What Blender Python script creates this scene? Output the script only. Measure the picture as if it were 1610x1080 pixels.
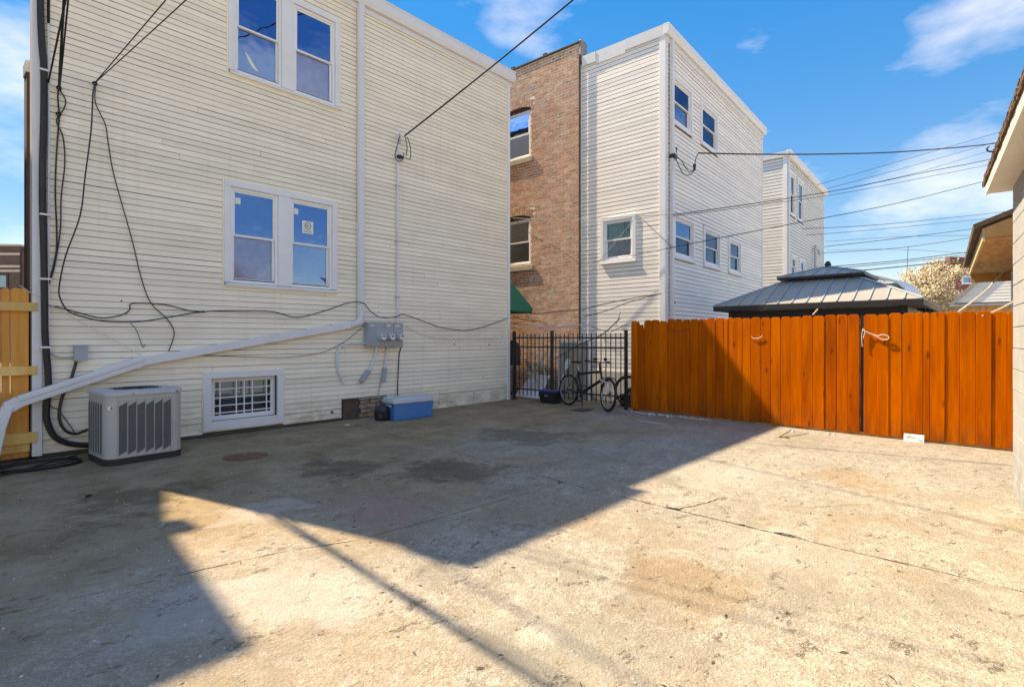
import bpy, math, random
from mathutils import Vector, Matrix
random.seed(7)
R = math.radians
scene = bpy.context.scene
for o in list(bpy.data.objects): bpy.data.objects.remove(o)

# ------------------------------------------------------------------ camera
# world: +X runs along the rear wall of the near house, +Y points away from the yard towards that house
EYE = 1.5
PHI = R(42.5)                       # the camera looks 42.5 deg from +X
cam_d = bpy.data.cameras.new('camera')
cam = bpy.data.objects.new('camera', cam_d); scene.collection.objects.link(cam)
cam.location = (0, 0, EYE)
cam.rotation_euler = (R(90), 0, PHI - R(90))
cam_d.sensor_width = 36; cam_d.lens = 36*840/1610; cam_d.shift_y = -9/1610
cam_d.clip_start = .05; cam_d.clip_end = 2000
scene.camera = cam

# ------------------------------------------------------------------ light
SUN = Vector((.19, -.75, -1)).normalized()      # the way the light travels
elev = math.asin(-SUN.z); azim = math.atan2(-SUN.x, -SUN.y)
sl = bpy.data.lights.new('sun', 'SUN'); so = bpy.data.objects.new('sun', sl); scene.collection.objects.link(so)
sl.energy = 2.0; sl.angle = R(.7); sl.color = (1, .99, .975)
so.rotation_euler = SUN.to_track_quat('-Z', 'Y').to_euler(); so.location = (-5, 20, 30)

w = bpy.data.worlds.new('World'); scene.world = w; w.use_nodes = True
nt = w.node_tree; nt.nodes.clear()
def wn(t, **k):
    n = nt.nodes.new(t)
    for a, b in k.items(): setattr(n, a, b)
    return n
sky = wn('ShaderNodeTexSky', sky_type='NISHITA', sun_disc=False, sun_elevation=elev, sun_rotation=azim,
         air_density=1.0, dust_density=0, ozone_density=4.0, altitude=1000)
hs = wn('ShaderNodeHueSaturation'); hs.inputs['Saturation'].default_value = 2.75; hs.inputs['Value'].default_value = 1.24; hs.inputs['Hue'].default_value = .521
tc = wn('ShaderNodeTexCoord'); mp = wn('ShaderNodeMapping'); mp.inputs['Scale'].default_value = (1.3, 1.3, 3.2)
mp.inputs['Location'].default_value = (2.86, 1.16, .87)
no = wn('ShaderNodeTexNoise'); no.inputs['Scale'].default_value = 1.7; no.inputs['Detail'].default_value = 7; no.inputs['Roughness'].default_value = .55
rp = wn('ShaderNodeValToRGB'); rp.color_ramp.elements[0].position = .47; rp.color_ramp.elements[1].position = .84
rp.color_ramp.elements[1].color = (.30, .30, .30, 1)
mx = wn('ShaderNodeMix', data_type='RGBA'); mx.inputs['B'].default_value = (8.6, 7.9, 7.0, 1)
bg = wn('ShaderNodeBackground'); bg.inputs['Strength'].default_value = .15
ow = wn('ShaderNodeOutputWorld'); L = nt.links.new
gm = wn('ShaderNodeGamma'); gm.inputs['Gamma'].default_value = .35   # evens out the glare near the horizon
L(sky.outputs[0], gm.inputs['Color']); L(gm.outputs[0], hs.inputs['Color']); L(tc.outputs['Generated'], mp.inputs[0]); L(mp.outputs[0], no.inputs['Vector'])
L(no.outputs['Fac'], rp.inputs[0]); L(rp.outputs[0], mx.inputs['Factor']); L(hs.outputs[0], mx.inputs['A'])
L(mx.outputs['Result'], bg.inputs['Color']); L(bg.outputs[0], ow.inputs[0])
vs = scene.view_settings
vs.view_transform = 'Standard'; vs.look = 'None'; vs.gamma = 1; vs.use_curve_mapping = False
vs.exposure = 2.03
vs.use_white_balance = True; vs.white_balance_temperature = 10600; vs.white_balance_tint = 9
scene.render.engine = 'CYCLES'
scene.cycles.use_denoising = True
scene.cycles.max_bounces = 6; scene.cycles.diffuse_bounces = 4; scene.cycles.caustics_reflective = False; scene.cycles.caustics_refractive = False

# ------------------------------------------------------------------ measuring helpers (survey of the place from the photograph)
S_, C_ = math.sin(PHI), math.cos(PHI)
def ray(px, py):
    l = (px-805)/840; return Vector((l*S_+C_, -l*C_+S_, (531-py)/840))
def gnd(px, py, z=0):
    d = ray(px, py); t = (z-EYE)/d.z; return Vector((d.x*t, d.y*t, z))
def dep(px, py, f):                  # a point f metres ahead of the camera
    d = ray(px, py); return Vector((d.x*f, d.y*f, EYE+d.z*f))
class Wall:
    """a vertical plane: s runs along it, z up, out towards the viewer"""
    def __init__(s, x, y, yaw, out):
        a = R(yaw); s.o = Vector((x, y, 0)); s.d = Vector((math.cos(a), math.sin(a), 0))
        b = a + R(out); s.n = Vector((math.cos(b), math.sin(b), 0))
    def pt(s, u, z, out=0): return s.o + s.d*u + s.n*out + Vector((0, 0, z))
    def at(s, px, py, out=0):
        r = ray(px, py); h = Vector((r.x, r.y, 0))
        t = (s.n.dot(s.o)+out)/s.n.dot(h); p = h*t
        return (p-s.o).dot(s.d), EYE + r.z*t
    def on(s, px, py, out=0):
        u, z = s.at(px, py, out); return s.pt(u, z, out)

# ------------------------------------------------------------------ materials
def newmat(name):
    m = bpy.data.materials.new(name); m.use_nodes = True
    t = m.node_tree; b = t.nodes['Principled BSDF']; return m, t, b
def nd(t, ty, ins=None, **k):
    n = t.nodes.new(ty)
    for a, b in k.items(): setattr(n, a, b)
    for a, b in (ins or {}).items():
        if hasattr(b, 'links') or isinstance(b, bpy.types.NodeSocket): t.links.new(b, n.inputs[a])
        else: n.inputs[a].default_value = b
    return n
def rgb(c): return (c[0], c[1], c[2], 1)
def mix(t, f, a, b, mode='MIX'):
    n = t.nodes.new('ShaderNodeMix'); n.data_type = 'RGBA'; n.blend_type = mode
    for k, v in (('Factor', f), ('A', a), ('B', b)):
        i = [x for x in n.inputs if x.name == k and (x.type == 'RGBA' or k == 'Factor') and x.enabled][0]
        if isinstance(v, bpy.types.NodeSocket): t.links.new(v, i)
        elif k == 'Factor': i.default_value = v
        else: i.default_value = rgb(v)
    return [x for x in n.outputs if x.type == 'RGBA'][0]
def mathn(t, op, a, b=0., c=0., clamp=False):
    n = t.nodes.new('ShaderNodeMath'); n.operation = op; n.use_clamp = clamp
    for i, v in enumerate((a, b, c)):
        if isinstance(v, bpy.types.NodeSocket): t.links.new(v, n.inputs[i])
        else: n.inputs[i].default_value = v
    return n.outputs[0]
def ramp(t, f, p0, p1, c0=(0, 0, 0), c1=(1, 1, 1)):
    n = t.nodes.new('ShaderNodeValToRGB'); t.links.new(f, n.inputs[0])
    e = n.color_ramp.elements; e[0].position = p0; e[1].position = p1; e[0].color = rgb(c0); e[1].color = rgb(c1)
    return n.outputs[0]
def coords(t, scale=(1, 1, 1), world=True, rnd=False):
    if world: v = t.nodes.new('ShaderNodeNewGeometry').outputs['Position']
    else: v = t.nodes.new('ShaderNodeTexCoord').outputs['Object']
    if rnd:
        oi = t.nodes.new('ShaderNodeObjectInfo')
        cx = nd(t, 'ShaderNodeCombineXYZ', {'X': mathn(t, 'MULTIPLY', oi.outputs['Random'], 37.), 'Y': mathn(t, 'MULTIPLY', oi.outputs['Random'], 91.), 'Z': mathn(t, 'MULTIPLY', oi.outputs['Random'], 53.)})
        v = nd(t, 'ShaderNodeVectorMath', {0: v, 1: cx.outputs[0]}, operation='ADD').outputs[0]
    m = nd(t, 'ShaderNodeMapping', {'Vector': v, 'Scale': scale}); return m.outputs[0]
def noise(t, v, sc, det=5, ro=.55, dist=0):
    return nd(t, 'ShaderNodeTexNoise', {'Vector': v, 'Scale': sc, 'Detail': det, 'Roughness': ro, 'Distortion': dist}).outputs['Fac']
def bump(t, b, h, strength=.3, dist=.01, prev=None):
    n = nd(t, 'ShaderNodeBump', {'Height': h, 'Strength': strength, 'Distance': dist})
    if prev is not None: t.links.new(prev, n.inputs['Normal'])
    t.links.new(n.outputs[0], b.inputs['Normal']); return n.outputs[0]
def objrand(t): return t.nodes.new('ShaderNodeObjectInfo').outputs['Random']
def setc(t, b, c): t.links.new(c, b.inputs['Base Color'])

MATS = {}
def paint(name, c, rough=.5, var=.06, dirt=(.25, .2, .15), dirt_amt=.15, sc=3., stretch=(1, 1, 1), rnd=.05, metal=0, bmp=.08, bsc=60):
    """painted / plain surface: faint mottling, some dirt, small per-piece variation"""
    m, t, b = newmat(name)
    v = coords(t, stretch)
    n1 = noise(t, v, sc, 6); n2 = noise(t, v, sc*.35, 8, .62, .4)
    col = mix(t, ramp(t, n1, .3, .7), tuple(x*(1-var) for x in c), tuple(min(1, x*(1+var)) for x in c))
    col = mix(t, mathn(t, 'MULTIPLY', ramp(t, n2, .52, .78), dirt_amt), col, dirt)
    if rnd:
        h = nd(t, 'ShaderNodeHueSaturation', {'Color': col, 'Value': mathn(t, 'MULTIPLY_ADD', objrand(t), 2*rnd, 1-rnd)})
        col = h.outputs[0]
    setc(t, b, col); b.inputs['Roughness'].default_value = rough; b.inputs['Metallic'].default_value = metal
    if bmp: bump(t, b, noise(t, coords(t), bsc, 3), bmp, .004)
    MATS[name] = m; return m
def siding_mat(name, c, dirt_c, amt, low_c, low_z):
    m, t, b = newmat(name)
    v = coords(t, (1, 1, 6)); n1 = noise(t, coords(t, (.6, .6, 2)), 2.2, 7); n2 = noise(t, v, 1.1, 8, .65, .6); n3 = noise(t, coords(t, (9, 9, .35)), 1.4, 4)
    col = mix(t, ramp(t, n1, .3, .72), tuple(x*.93 for x in c), tuple(x*1.04 for x in c))
    col = mix(t, mathn(t, 'MULTIPLY', ramp(t, n2, .56, .75), amt), col, dirt_c)
    col = mix(t, mathn(t, 'MULTIPLY', ramp(t, n3, .55, .8), amt*.6), col, dirt_c)
    g = t.nodes.new('ShaderNodeNewGeometry'); z = nd(t, 'ShaderNodeSeparateXYZ', {0: g.outputs['Position']}).outputs['Z']
    splash = mathn(t, 'MULTIPLY', mathn(t, 'SUBTRACT', 1, mathn(t, 'DIVIDE', z, low_z), clamp=True), ramp(t, noise(t, coords(t, (1.2, 1.2, 2.5)), 2.3, 8, .65), .42, .68))
    col = mix(t, mathn(t, 'MULTIPLY', splash, .85), col, low_c)
    h = nd(t, 'ShaderNodeHueSaturation', {'Color': col, 'Value': mathn(t, 'MULTIPLY_ADD', objrand(t), .09, .955)})
    setc(t, b, h.outputs[0]); b.inputs['Roughness'].default_value = .48; b.inputs['Specular IOR Level'].default_value = .35
    bump(t, b, noise(t, coords(t, (3, 3, 25)), 4, 4), .12, .006)
    MATS[name] = m
siding_mat('cream_siding', (.95, .85, .69), (.42, .36, .27), .22, (.30, .27, .15), .5)
siding_mat('white_siding', (.95, .89, .83), (.5, .45, .38), .16, (.4, .37, .3), .7)
siding_mat('pale_siding', (.78, .77, .74), (.5, .48, .45), .12, (.4, .37, .3), .7)
paint('white_trim', (.78, .775, .79), .42, .03, (.45, .42, .4), .18, 4)
paint('vinyl_frame', (.84, .84, .85), .35, .02, (.5, .48, .45), .1, 5)
paint('gutter_white', (.74, .735, .75), .38, .03, (.4, .37, .33), .22, 3)
paint('dark_core', (.10, .08, .062), .95, .1, rnd=0)
paint('roof_tar', (.05, .048, .047), .85, .2)
paint('black_iron', (.012, .011, .012), .45, .2, (.07, .04, .03), .4, 12)
paint('black_rubber', (.016, .015, .016), .55, .15, (.09, .08, .07), .3, 8)
paint('brown_rubber', (.035, .026, .024), .5, .15, (.09, .08, .07), .25, 8)
paint('wire_dark', (.022, .018, .017), .6, .2)
paint('wire_grey', (.28, .27, .27), .6, .1)
paint('string_white', (.72, .68, .6), .8, .06)
paint('grey_box', (.34, .39, .43), .45, .05, (.25, .22, .18), .2, 6)
paint('grey_box_pale', (.38, .405, .425), .4, .04, (.25, .22, .18), .2, 6)
paint('conduit_grey', (.45, .46, .49), .4, .06, (.25, .22, .18), .3, 10)
paint('conduit_white', (.72, .72, .74), .4, .06, (.3, .27, .22), .3, 10)
paint('ac_paint', (.47, .46, .42), .42, .04, (.22, .19, .14), .3, 5)
paint('ac_lid', (.46, .475, .49), .35, .05, (.25, .22, .18), .25, 5)
paint('ac_dark', (.03, .03, .034), .6, .2)
paint('ac_base', (.035, .03, .028), .8, .2, (.12, .09, .07), .5)
paint('cooler_blue', (.035, .21, .52), .4, .05, (.2, .2, .22), .25, 4, bsc=25)
paint('cooler_white', (.55, .58, .63), .45, .04, (.35, .32, .28), .3, 4)
paint('black_plastic', (.02, .022, .028), .3, .2, (.08, .075, .07), .3, 6)
paint('blue_plastic', (.03, .07, .28), .35, .05)
paint('rusty_plate', (.10, .062, .045), .8, .25, (.22, .12, .06), .6, 9)
paint('rust_cover', (.19, .085, .05), .85, .2, (.18, .11, .08), .5, 14, bmp=.5, bsc=90)
paint('green_awning', (.0, .20, .125), .6, .07, (.05, .1, .07), .3, 5)
paint('metal_roof', (.40, .365, .31), .4, .05, (.2, .19, .17), .3, 2, metal=.0)
paint('dark_frame', (.03, .029, .03), .5, .15)
paint('stone_sill', (.42, .36, .29), .85, .12, (.2, .16, .12), .4, 8, bmp=.4)
paint('mortar', (.90, .75, .60), .9, .12, (.30, .22, .15), .4, 6, bmp=.5, bsc=80)
paint('block_mortar', (.36, .34, .31), .9, .1)
paint('curtain_lav', (.72, .68, .80), .9, .12, sc=9, rnd=0)
paint('curtain_teal', (.34, .66, .60), .9, .15, sc=14, stretch=(6, 6, 1), rnd=0)
paint('curtain_grey', (.58, .55, .50), .9, .2, sc=9, rnd=0)
paint('room_dark', (.035, .04, .055), .8, .2, rnd=0)
paint('room_blue', (.03, .09, .26), .8, .4, sc=5, rnd=0)
paint('paper', (.80, .79, .76), .7, .03, rnd=0)
paint('ink', (.04, .04, .05), .7, .05, rnd=0)
paint('red_ink', (.5, .06, .05), .7, .05, rnd=0)
paint('steel', (.5, .5, .5), .3, .05, metal=1)
paint('fork_silver', (.55, .56, .58), .3, .05, metal=.6)
paint('white_panel', (.90, .92, .96), .5, .03, rnd=0)
paint('lattice_cream', (.68, .58, .42), .7, .08)
paint('teal_board', (.26, .40, .43), .6, .06)
paint('garage_paint', (.74, .70, .62), .6, .04, (.4, .35, .28), .25, 2)
paint('shingle_brown', (.135, .085, .055), .95, .35, (.3, .2, .12), .5, 18, bmp=.8, bsc=60, rnd=.3)
paint('shingle_grey', (.27, .255, .25), .95, .2, (.16, .15, .14), .4, 10, bmp=.5)
paint('ply_brown', (.62, .31, .11), .75, .25, (.10, .055, .03), .8, 2.2, stretch=(1, 5, 1))
paint('ply_rust', (.68, .33, .10), .7, .3, (.62, .52, .4), .7, 2.5)
paint('pine_edge', (.70, .52, .26), .7, .12, stretch=(1, 1, 6))
paint('dirt', (.20, .165, .125), .95, .25, (.08, .07, .05), .5, 3, rnd=0, bmp=.6)
paint('alley_concrete', (.46, .41, .34), .95, .1, (.25, .2, .15), .4, 1, rnd=0, bmp=.3)
paint('stucco', (.74, .69, .60), .9, .05, (.5, .44, .36), .3, 2)
paint('joint_dirt', (.075, .06, .045), .95, .3, rnd=0)
paint('crumble', (.62, .58, .52), .95, .15, (.3, .26, .2), .5, 12, rnd=.1, bmp=.8)
paint('bark', (.11, .08, .06), .95, .2, stretch=(4, 4, 1), bmp=.6, rnd=.1)
paint('utility_pole', (.14, .10, .07), .9, .2, stretch=(6, 6, .5))
paint('far_brick_red', (.23, .075, .055), .9, .15, (.13, .05, .04), .4, 3)
paint('far_brick_dark', (.115, .075, .062), .9, .15, (.07, .05, .045), .4, 3)
paint('limestone', (.52, .43, .36), .85, .1)
paint('concrete_pale', (.5, .47, .42), .9, .1, (.25, .22, .18), .4)

def blossom_mat():
    m, t, b = newmat('blossom')
    g = t.nodes.new('ShaderNodeNewGeometry')
    setc(t, b, ramp(t, g.outputs['Random Per Island'], 0, 1, (.42, .33, .20), (.80, .69, .50)))
    b.inputs['Roughness'].default_value = .9; MATS['blossom'] = m
blossom_mat()

def wood(name, c0, c1, dark, knot, scale=1., weather=None):
    """boards: long grain along Z of the board, knots, tone differing from board to board"""
    m, t, b = newmat(name)
    v = coords(t, (24*scale, 24*scale, 1.1*scale), rnd=True); v2 = coords(t, (5, 5, .8), rnd=True)
    gr = noise(t, v, 1.2, 6, .6, .6); pt = noise(t, v2, 1, 4)
    col = mix(t, ramp(t, gr, .28, .74), c0, c1)
    col = mix(t, mathn(t, 'MULTIPLY', ramp(t, pt, .45, .72), .7), col, dark)
    vk = nd(t, 'ShaderNodeTexVoronoi', {'Vector': coords(t, (5.5, 5.5, 1.7), rnd=True), 'Scale': 1.}).outputs['Distance']
    k = ramp(t, vk, .055, .13, (1, 1, 1), (0, 0, 0)); col = mix(t, mathn(t, 'MULTIPLY', k, .8), col, knot)
    if weather:
        g = t.nodes.new('ShaderNodeNewGeometry'); z = nd(t, 'ShaderNodeSeparateXYZ', {0: g.outputs['Position']}).outputs['Z']
        f = mathn(t, 'MULTIPLY', mathn(t, 'SUBTRACT', 1, mathn(t, 'DIVIDE', z, .42), clamp=True), ramp(t, noise(t, coords(t, (7, 7, 1.5)), 2, 6, .65), .38, .66))
        col = mix(t, mathn(t, 'MULTIPLY', f, .75), col, weather)
    h = nd(t, 'ShaderNodeHueSaturation', {'Color': col, 'Hue': mathn(t, 'MULTIPLY_ADD', objrand(t), .005, .497), 'Value': mathn(t, 'MULTIPLY_ADD', objrand(t), .34, .80)})
    setc(t, b, h.outputs[0]); b.inputs['Roughness'].default_value = .75; b.inputs['Specular IOR Level'].default_value = .1
    bump(t, b, gr, .25, .006); MATS[name] = m
wood('orange_stain', (.52, .092, .003), (.80, .165, .005), (.33, .050, .003), (.12, .028, .010), weather=(.12, .055, .022))
wood('new_pine', (.84, .33, .065), (.96, .47, .14), (.66, .22, .04), (.16, .07, .025))
wood('pine_rail', (.80, .47, .15), (.92, .60, .24), (.62, .33, .09), (.2, .1, .035), .3)

def brick_mat():
    m, t, b = newmat('common_brick')
    g = t.nodes.new('ShaderNodeNewGeometry')
    r = mathn(t, 'FRACT', mathn(t, 'ADD', objrand(t), g.outputs['Random Per Island']))
    n = t.nodes.new('ShaderNodeValToRGB'); t.links.new(r, n.inputs[0]); e = n.color_ramp.elements
    e[0].position = 0; e[0].color = rgb((.46, .225, .14)); e[1].position = 1; e[1].color = rgb((.62, .36, .235))
    for p, c in ((.15, (.58, .32, .21)), (.35, (.40, .20, .13)), (.5, (.66, .42, .29)), (.65, (.34, .23, .18)), (.8, (.52, .27, .175))):
        q = e.new(p); q.color = rgb(c)
    sm = ramp(t, noise(t, coords(t, (3, 3, 3)), 1.6, 8, .7), .5, .68)
    col = mix(t, mathn(t, 'MULTIPLY', sm, .62), n.outputs[0], (.80, .64, .50))
    col = mix(t, mathn(t, 'MULTIPLY', ramp(t, noise(t, coords(t), 35, 4), .4, .7), .25), col, (.3, .18, .12))
    setc(t, b, col); b.inputs['Roughness'].default_value = .92
    bump(t, b, noise(t, coords(t), 45, 5, .7), .5, .01); MATS['common_brick'] = m
brick_mat()

def block_mat():
    m, t, b = newmat('painted_block')
    col = mix(t, ramp(t, noise(t, coords(t, (1, 1, 1)), 5, 8, .65), .3, .7), (.36, .365, .37), (.44, .445, .45))
    g = t.nodes.new('ShaderNodeNewGeometry'); z = nd(t, 'ShaderNodeSeparateXYZ', {0: g.outputs['Position']}).outputs['Z']
    f = mathn(t, 'MULTIPLY', mathn(t, 'SUBTRACT', 1, mathn(t, 'DIVIDE', z, .7), clamp=True), ramp(t, noise(t, coords(t), 4, 8, .7), .4, .62))
    col = mix(t, mathn(t, 'MULTIPLY', f, .8), col, (.2, .19, .18))
    setc(t, b, col); b.inputs['Roughness'].default_value = .85
    bump(t, b, noise(t, coords(t), 90, 4, .7), .5, .006); MATS['painted_block'] = m
block_mat()

def concrete_mat():
    m, t, b = newmat('old_concrete')
    P = t.nodes.new('ShaderNodeNewGeometry').outputs['Position']
    sx = nd(t, 'ShaderNodeSeparateXYZ', {0: P}); X, Y = sx.outputs['X'], sx.outputs['Y']
    def shift(x, y, sc=(1, 1, 1), rot=0): return nd(t, 'ShaderNodeMapping', {'Vector': P, 'Location': (x, y, 0), 'Scale': sc, 'Rotation': (0, 0, rot)}).outputs[0]
    A = nd(t, 'ShaderNodeTexNoise', {'Vector': P, 'Scale': .55, 'Detail': 9., 'Roughness': .68, 'Distortion': .12}); ac = nd(t, 'ShaderNodeSeparateColor', {0: A.outputs['Color']})
    B = nd(t, 'ShaderNodeTexNoise', {'Vector': shift(7, 3), 'Scale': 1.5, 'Detail': 9., 'Roughness': .74, 'Distortion': .15}); bc = nd(t, 'ShaderNodeSeparateColor', {0: B.outputs['Color']})
    fin = noise(t, P, 11, 5, .72)
    gritn = noise(t, P, 70, 2, .7)
    big, tan, film_noise = ac.outputs[0], ac.outputs[1], ac.outputs[2]
    mid, wrn, msn = bc.outputs[0], bc.outputs[1], bc.outputs[2]
    col = mix(t, ramp(t, big, .36, .62), (.27, .243, .195), (.35, .322, .268))
    col = mix(t, mathn(t, 'MULTIPLY', ramp(t, tan, .47, .60), .75), col, (.38, .285, .195))
    col = mix(t, mathn(t, 'MULTIPLY', ramp(t, mid, .52, .63), .75), col, (.53, .49, .43))
    # worn skin: small scales broken off, sand and stones showing
    worn = ramp(t, wrn, .40, .52)
    jit = nd(t, 'ShaderNodeVectorMath', {0: P, 1: nd(t, 'ShaderNodeVectorMath', {0: nd(t, 'ShaderNodeTexNoise', {'Vector': P, 'Scale': 26., 'Detail': 3.}).outputs['Color'], 'Scale': .035}, operation='SCALE').outputs[0]}, operation='ADD').outputs[0]
    vf = nd(t, 'ShaderNodeTexVoronoi', {'Vector': jit, 'Scale': 27.}); rf_ = nd(t, 'ShaderNodeSeparateColor', {0: vf.outputs['Color']})
    flake = rf_.outputs[0]
    vo = nd(t, 'ShaderNodeTexVoronoi', {'Vector': P, 'Scale': 62.}); vd = vo.outputs['Distance']
    rv = nd(t, 'ShaderNodeSeparateColor', {0: vo.outputs['Color']}).outputs[0]
    col = mix(t, mathn(t, 'MULTIPLY', worn, .55), col, mix(t, flake, (.25, .20, .15), (.62, .57, .49)))
    sand = mix(t, ramp(t, gritn, .35, .65), (.17, .13, .095), (.64, .58, .50))
    col = mix(t, mathn(t, 'MULTIPLY', worn, .35), col, sand)
    stone = mathn(t, 'MULTIPLY', mathn(t, 'MULTIPLY', mathn(t, 'GREATER_THAN', rv, .70), ramp(t, vd, .25, .40, (1, 1, 1), (0, 0, 0))), worn)
    col = mix(t, mathn(t, 'MULTIPLY', stone, .85), col, mix(t, ramp(t, rv, .70, .96), (.20, .155, .115), (.72, .68, .62)))
    col = mix(t, mathn(t, 'MULTIPLY', ramp(t, fin, .45, .70), .45), col, (.24, .19, .14))
    col = mix(t, mathn(t, 'MULTIPLY', ramp(t, gritn, .58, .76), .4), col, (.70, .66, .59))
    # dark and pale flecks
    v3 = nd(t, 'ShaderNodeTexVoronoi', {'Vector': shift(0, 0, (1, 2.0, 1), .6), 'Scale': 15.})
    r3 = nd(t, 'ShaderNodeSeparateColor', {0: v3.outputs['Color']}).outputs[1]
    fl = mathn(t, 'MULTIPLY', mathn(t, 'GREATER_THAN', r3, .84), ramp(t, v3.outputs['Distance'], .06, .15, (1, 1, 1), (0, 0, 0)))
    col = mix(t, mathn(t, 'MULTIPLY', fl, .7), col, (.08, .06, .04))
    fl2 = mathn(t, 'MULTIPLY', mathn(t, 'LESS_THAN', r3, .17), ramp(t, v3.outputs['Distance'], .10, .20, (1, 1, 1), (0, 0, 0)))
    v4 = nd(t, 'ShaderNodeTexVoronoi', {'Vector': shift(4, 1, (1, 1.8, 1), .9), 'Scale': 34.}); r4 = nd(t, 'ShaderNodeSeparateColor', {0: v4.outputs['Color']}).outputs[2]
    fl2 = mathn(t, 'MAXIMUM', fl2, mathn(t, 'MULTIPLY', mathn(t, 'LESS_THAN', r4, .13), ramp(t, v4.outputs['Distance'], .14, .26, (1, 1, 1), (0, 0, 0))))
    # lifted patches with ragged edges
    fk = noise(t, shift(2, 5, (1, 1.7, 1), .7), 3.4, 9, .82, .15); sc = ramp(t, fk, .60, .63)
    edge = mathn(t, 'MULTIPLY', ramp(t, fk, .575, .60), mathn(t, 'SUBTRACT', 1, sc))
    col = mix(t, mathn(t, 'MULTIPLY', edge, .35), col, (.17, .125, .085))
    # house-side damp film, widened and warmed: shade tone painted into its colour
    shade_film = mathn(t, 'ADD', mathn(t, 'MULTIPLY', mathn(t, 'SUBTRACT', Y, 2.3), .21), mathn(t, 'MULTIPLY', mathn(t, 'SUBTRACT', 4.2, X), .05))
    shade_film = mathn(t, 'ADD', shade_film, mathn(t, 'MULTIPLY', mathn(t, 'SUBTRACT', film_noise, .5), 2.0))
    col = mix(t, mathn(t, 'MULTIPLY', ramp(t, shade_film, .05, .75), .88), col, mix(t, ramp(t, mid, .38, .60), (.27, .185, .10), (.42, .305, .19)))
    col = mix(t, mathn(t, 'MULTIPLY', sc, .62), col, (.47, .43, .38))
    col = mix(t, mathn(t, 'MULTIPLY', fl2, .8), col, (.60, .57, .52))
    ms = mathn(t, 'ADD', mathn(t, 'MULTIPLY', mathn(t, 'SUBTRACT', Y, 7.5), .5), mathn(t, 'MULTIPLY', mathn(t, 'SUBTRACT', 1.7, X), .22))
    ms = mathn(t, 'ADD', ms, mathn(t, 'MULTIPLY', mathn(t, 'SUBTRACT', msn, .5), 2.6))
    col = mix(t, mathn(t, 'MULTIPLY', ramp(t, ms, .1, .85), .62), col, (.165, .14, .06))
    # an old pink paint spill, pale spills, a rust stain
    for (cx, cy, r, c, a) in ((2.62, 4.0, .5, (.46, .28, .24), .5), (2.09, 1.74, .13, (.72, .67, .58), .35), (1.95, 4.75, .35, (.58, .49, .43), .5), (6.6, 1.2, .5, (.34, .21, .10), .4), (4.0, 4.6, .7, (.10, .08, .06), .5), (3.2, 5.6, .6, (.11, .09, .065), .5), (1.2, 6.0, .6, (.12, .10, .06), .5), (6.2, 5.4, .8, (.12, .10, .075), .45), (1.5, 3.1, .5, (.5, .46, .41), .55), (1.0, 3.3, .45, (.48, .44, .40), .5), (4.0, 1.2, .5, (.44, .40, .34), .5), (5.9, 2.2, .6, (.5, .46, .40), .5), (3.1, 1.5, .45, (.30, .20, .11), .5)):
        d = nd(t, 'ShaderNodeVectorMath', {0: P, 1: (cx, cy, 0)}, operation='DISTANCE').outputs['Value']
        f = mathn(t, 'SUBTRACT', mathn(t, 'SUBTRACT', 1, mathn(t, 'DIVIDE', d, r)), mathn(t, 'MULTIPLY', mathn(t, 'SUBTRACT', mid, .5), 4.5))
        col = mix(t, mathn(t, 'MULTIPLY', ramp(t, f, .0, .5), a), col, c)
    # hair cracks
    wv = nd(t, 'ShaderNodeVectorMath', {0: P, 1: nd(t, 'ShaderNodeVectorMath', {0: B.outputs['Color'], 'Scale': .9}, operation='SCALE').outputs[0]}, operation='ADD').outputs[0]
    ve = nd(t, 'ShaderNodeTexVoronoi', {'Vector': wv, 'Scale': .6}, feature='DISTANCE_TO_EDGE').outputs['Distance']
    ck = mathn(t, 'MULTIPLY', ramp(t, ve, .0015, .005, (1, 1, 1), (0, 0, 0)), ramp(t, big, .50, .58))
    col = mix(t, mathn(t, 'MULTIPLY', ck, .65), col, (.08, .06, .045))
    setc(t, b, col); b.inputs['Roughness'].default_value = 1; b.inputs['Specular IOR Level'].default_value = .0
    h = mathn(t, 'ADD', mathn(t, 'MULTIPLY', fin, .7), mathn(t, 'MULTIPLY', gritn, .28))
    h = mathn(t, 'ADD', h, mathn(t, 'MULTIPLY', sc, .45)); h = mathn(t, 'ADD', h, mathn(t, 'MULTIPLY', fl2, .35)); h = mathn(t, 'ADD', h, mathn(t, 'MULTIPLY', mathn(t, 'SUBTRACT', 1, vd), .25))
    h = mathn(t, 'ADD', h, mathn(t, 'MULTIPLY', mathn(t, 'MULTIPLY', flake, worn), .55))
    bump(t, b, h, 1.0, .014); MATS['old_concrete'] = m
concrete_mat()

def glass(name, mirror, tint, rough=.015):
    """a pane: lets the room show and throws the sky back"""
    m = bpy.data.materials.new(name); m.use_nodes = True; t = m.node_tree; t.nodes.clear()
    o = nd(t, 'ShaderNodeOutputMaterial'); tr = nd(t, 'ShaderNodeBsdfTransparent', {'Color': rgb(tint)})
    gl = nd(t, 'ShaderNodeBsdfGlossy', {'Color': (.42, .66, .95, 1), 'Roughness': rough})
    n = noise(t, coords(t), 2.2, 2); bp = nd(t, 'ShaderNodeBump', {'Height': n, 'Strength': .12, 'Distance': .03}); t.links.new(bp.outputs[0], gl.inputs['Normal'])
    fr = nd(t, 'ShaderNodeFresnel', {'IOR': 1.5}); f = mathn(t, 'ADD', fr.outputs[0], mirror, clamp=True)
    mx_ = nd(t, 'ShaderNodeMixShader', {0: f, 1: tr.outputs[0], 2: gl.outputs[0]}); t.links.new(mx_.outputs[0], o.inputs[0]); MATS[name] = m
glass('film_glass', .26, (.45, .55, .75)); glass('clear_glass', .05, (.95, .97, 1)); glass('screen_glass', .05, (.93, .94, 1), .08)
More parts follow.
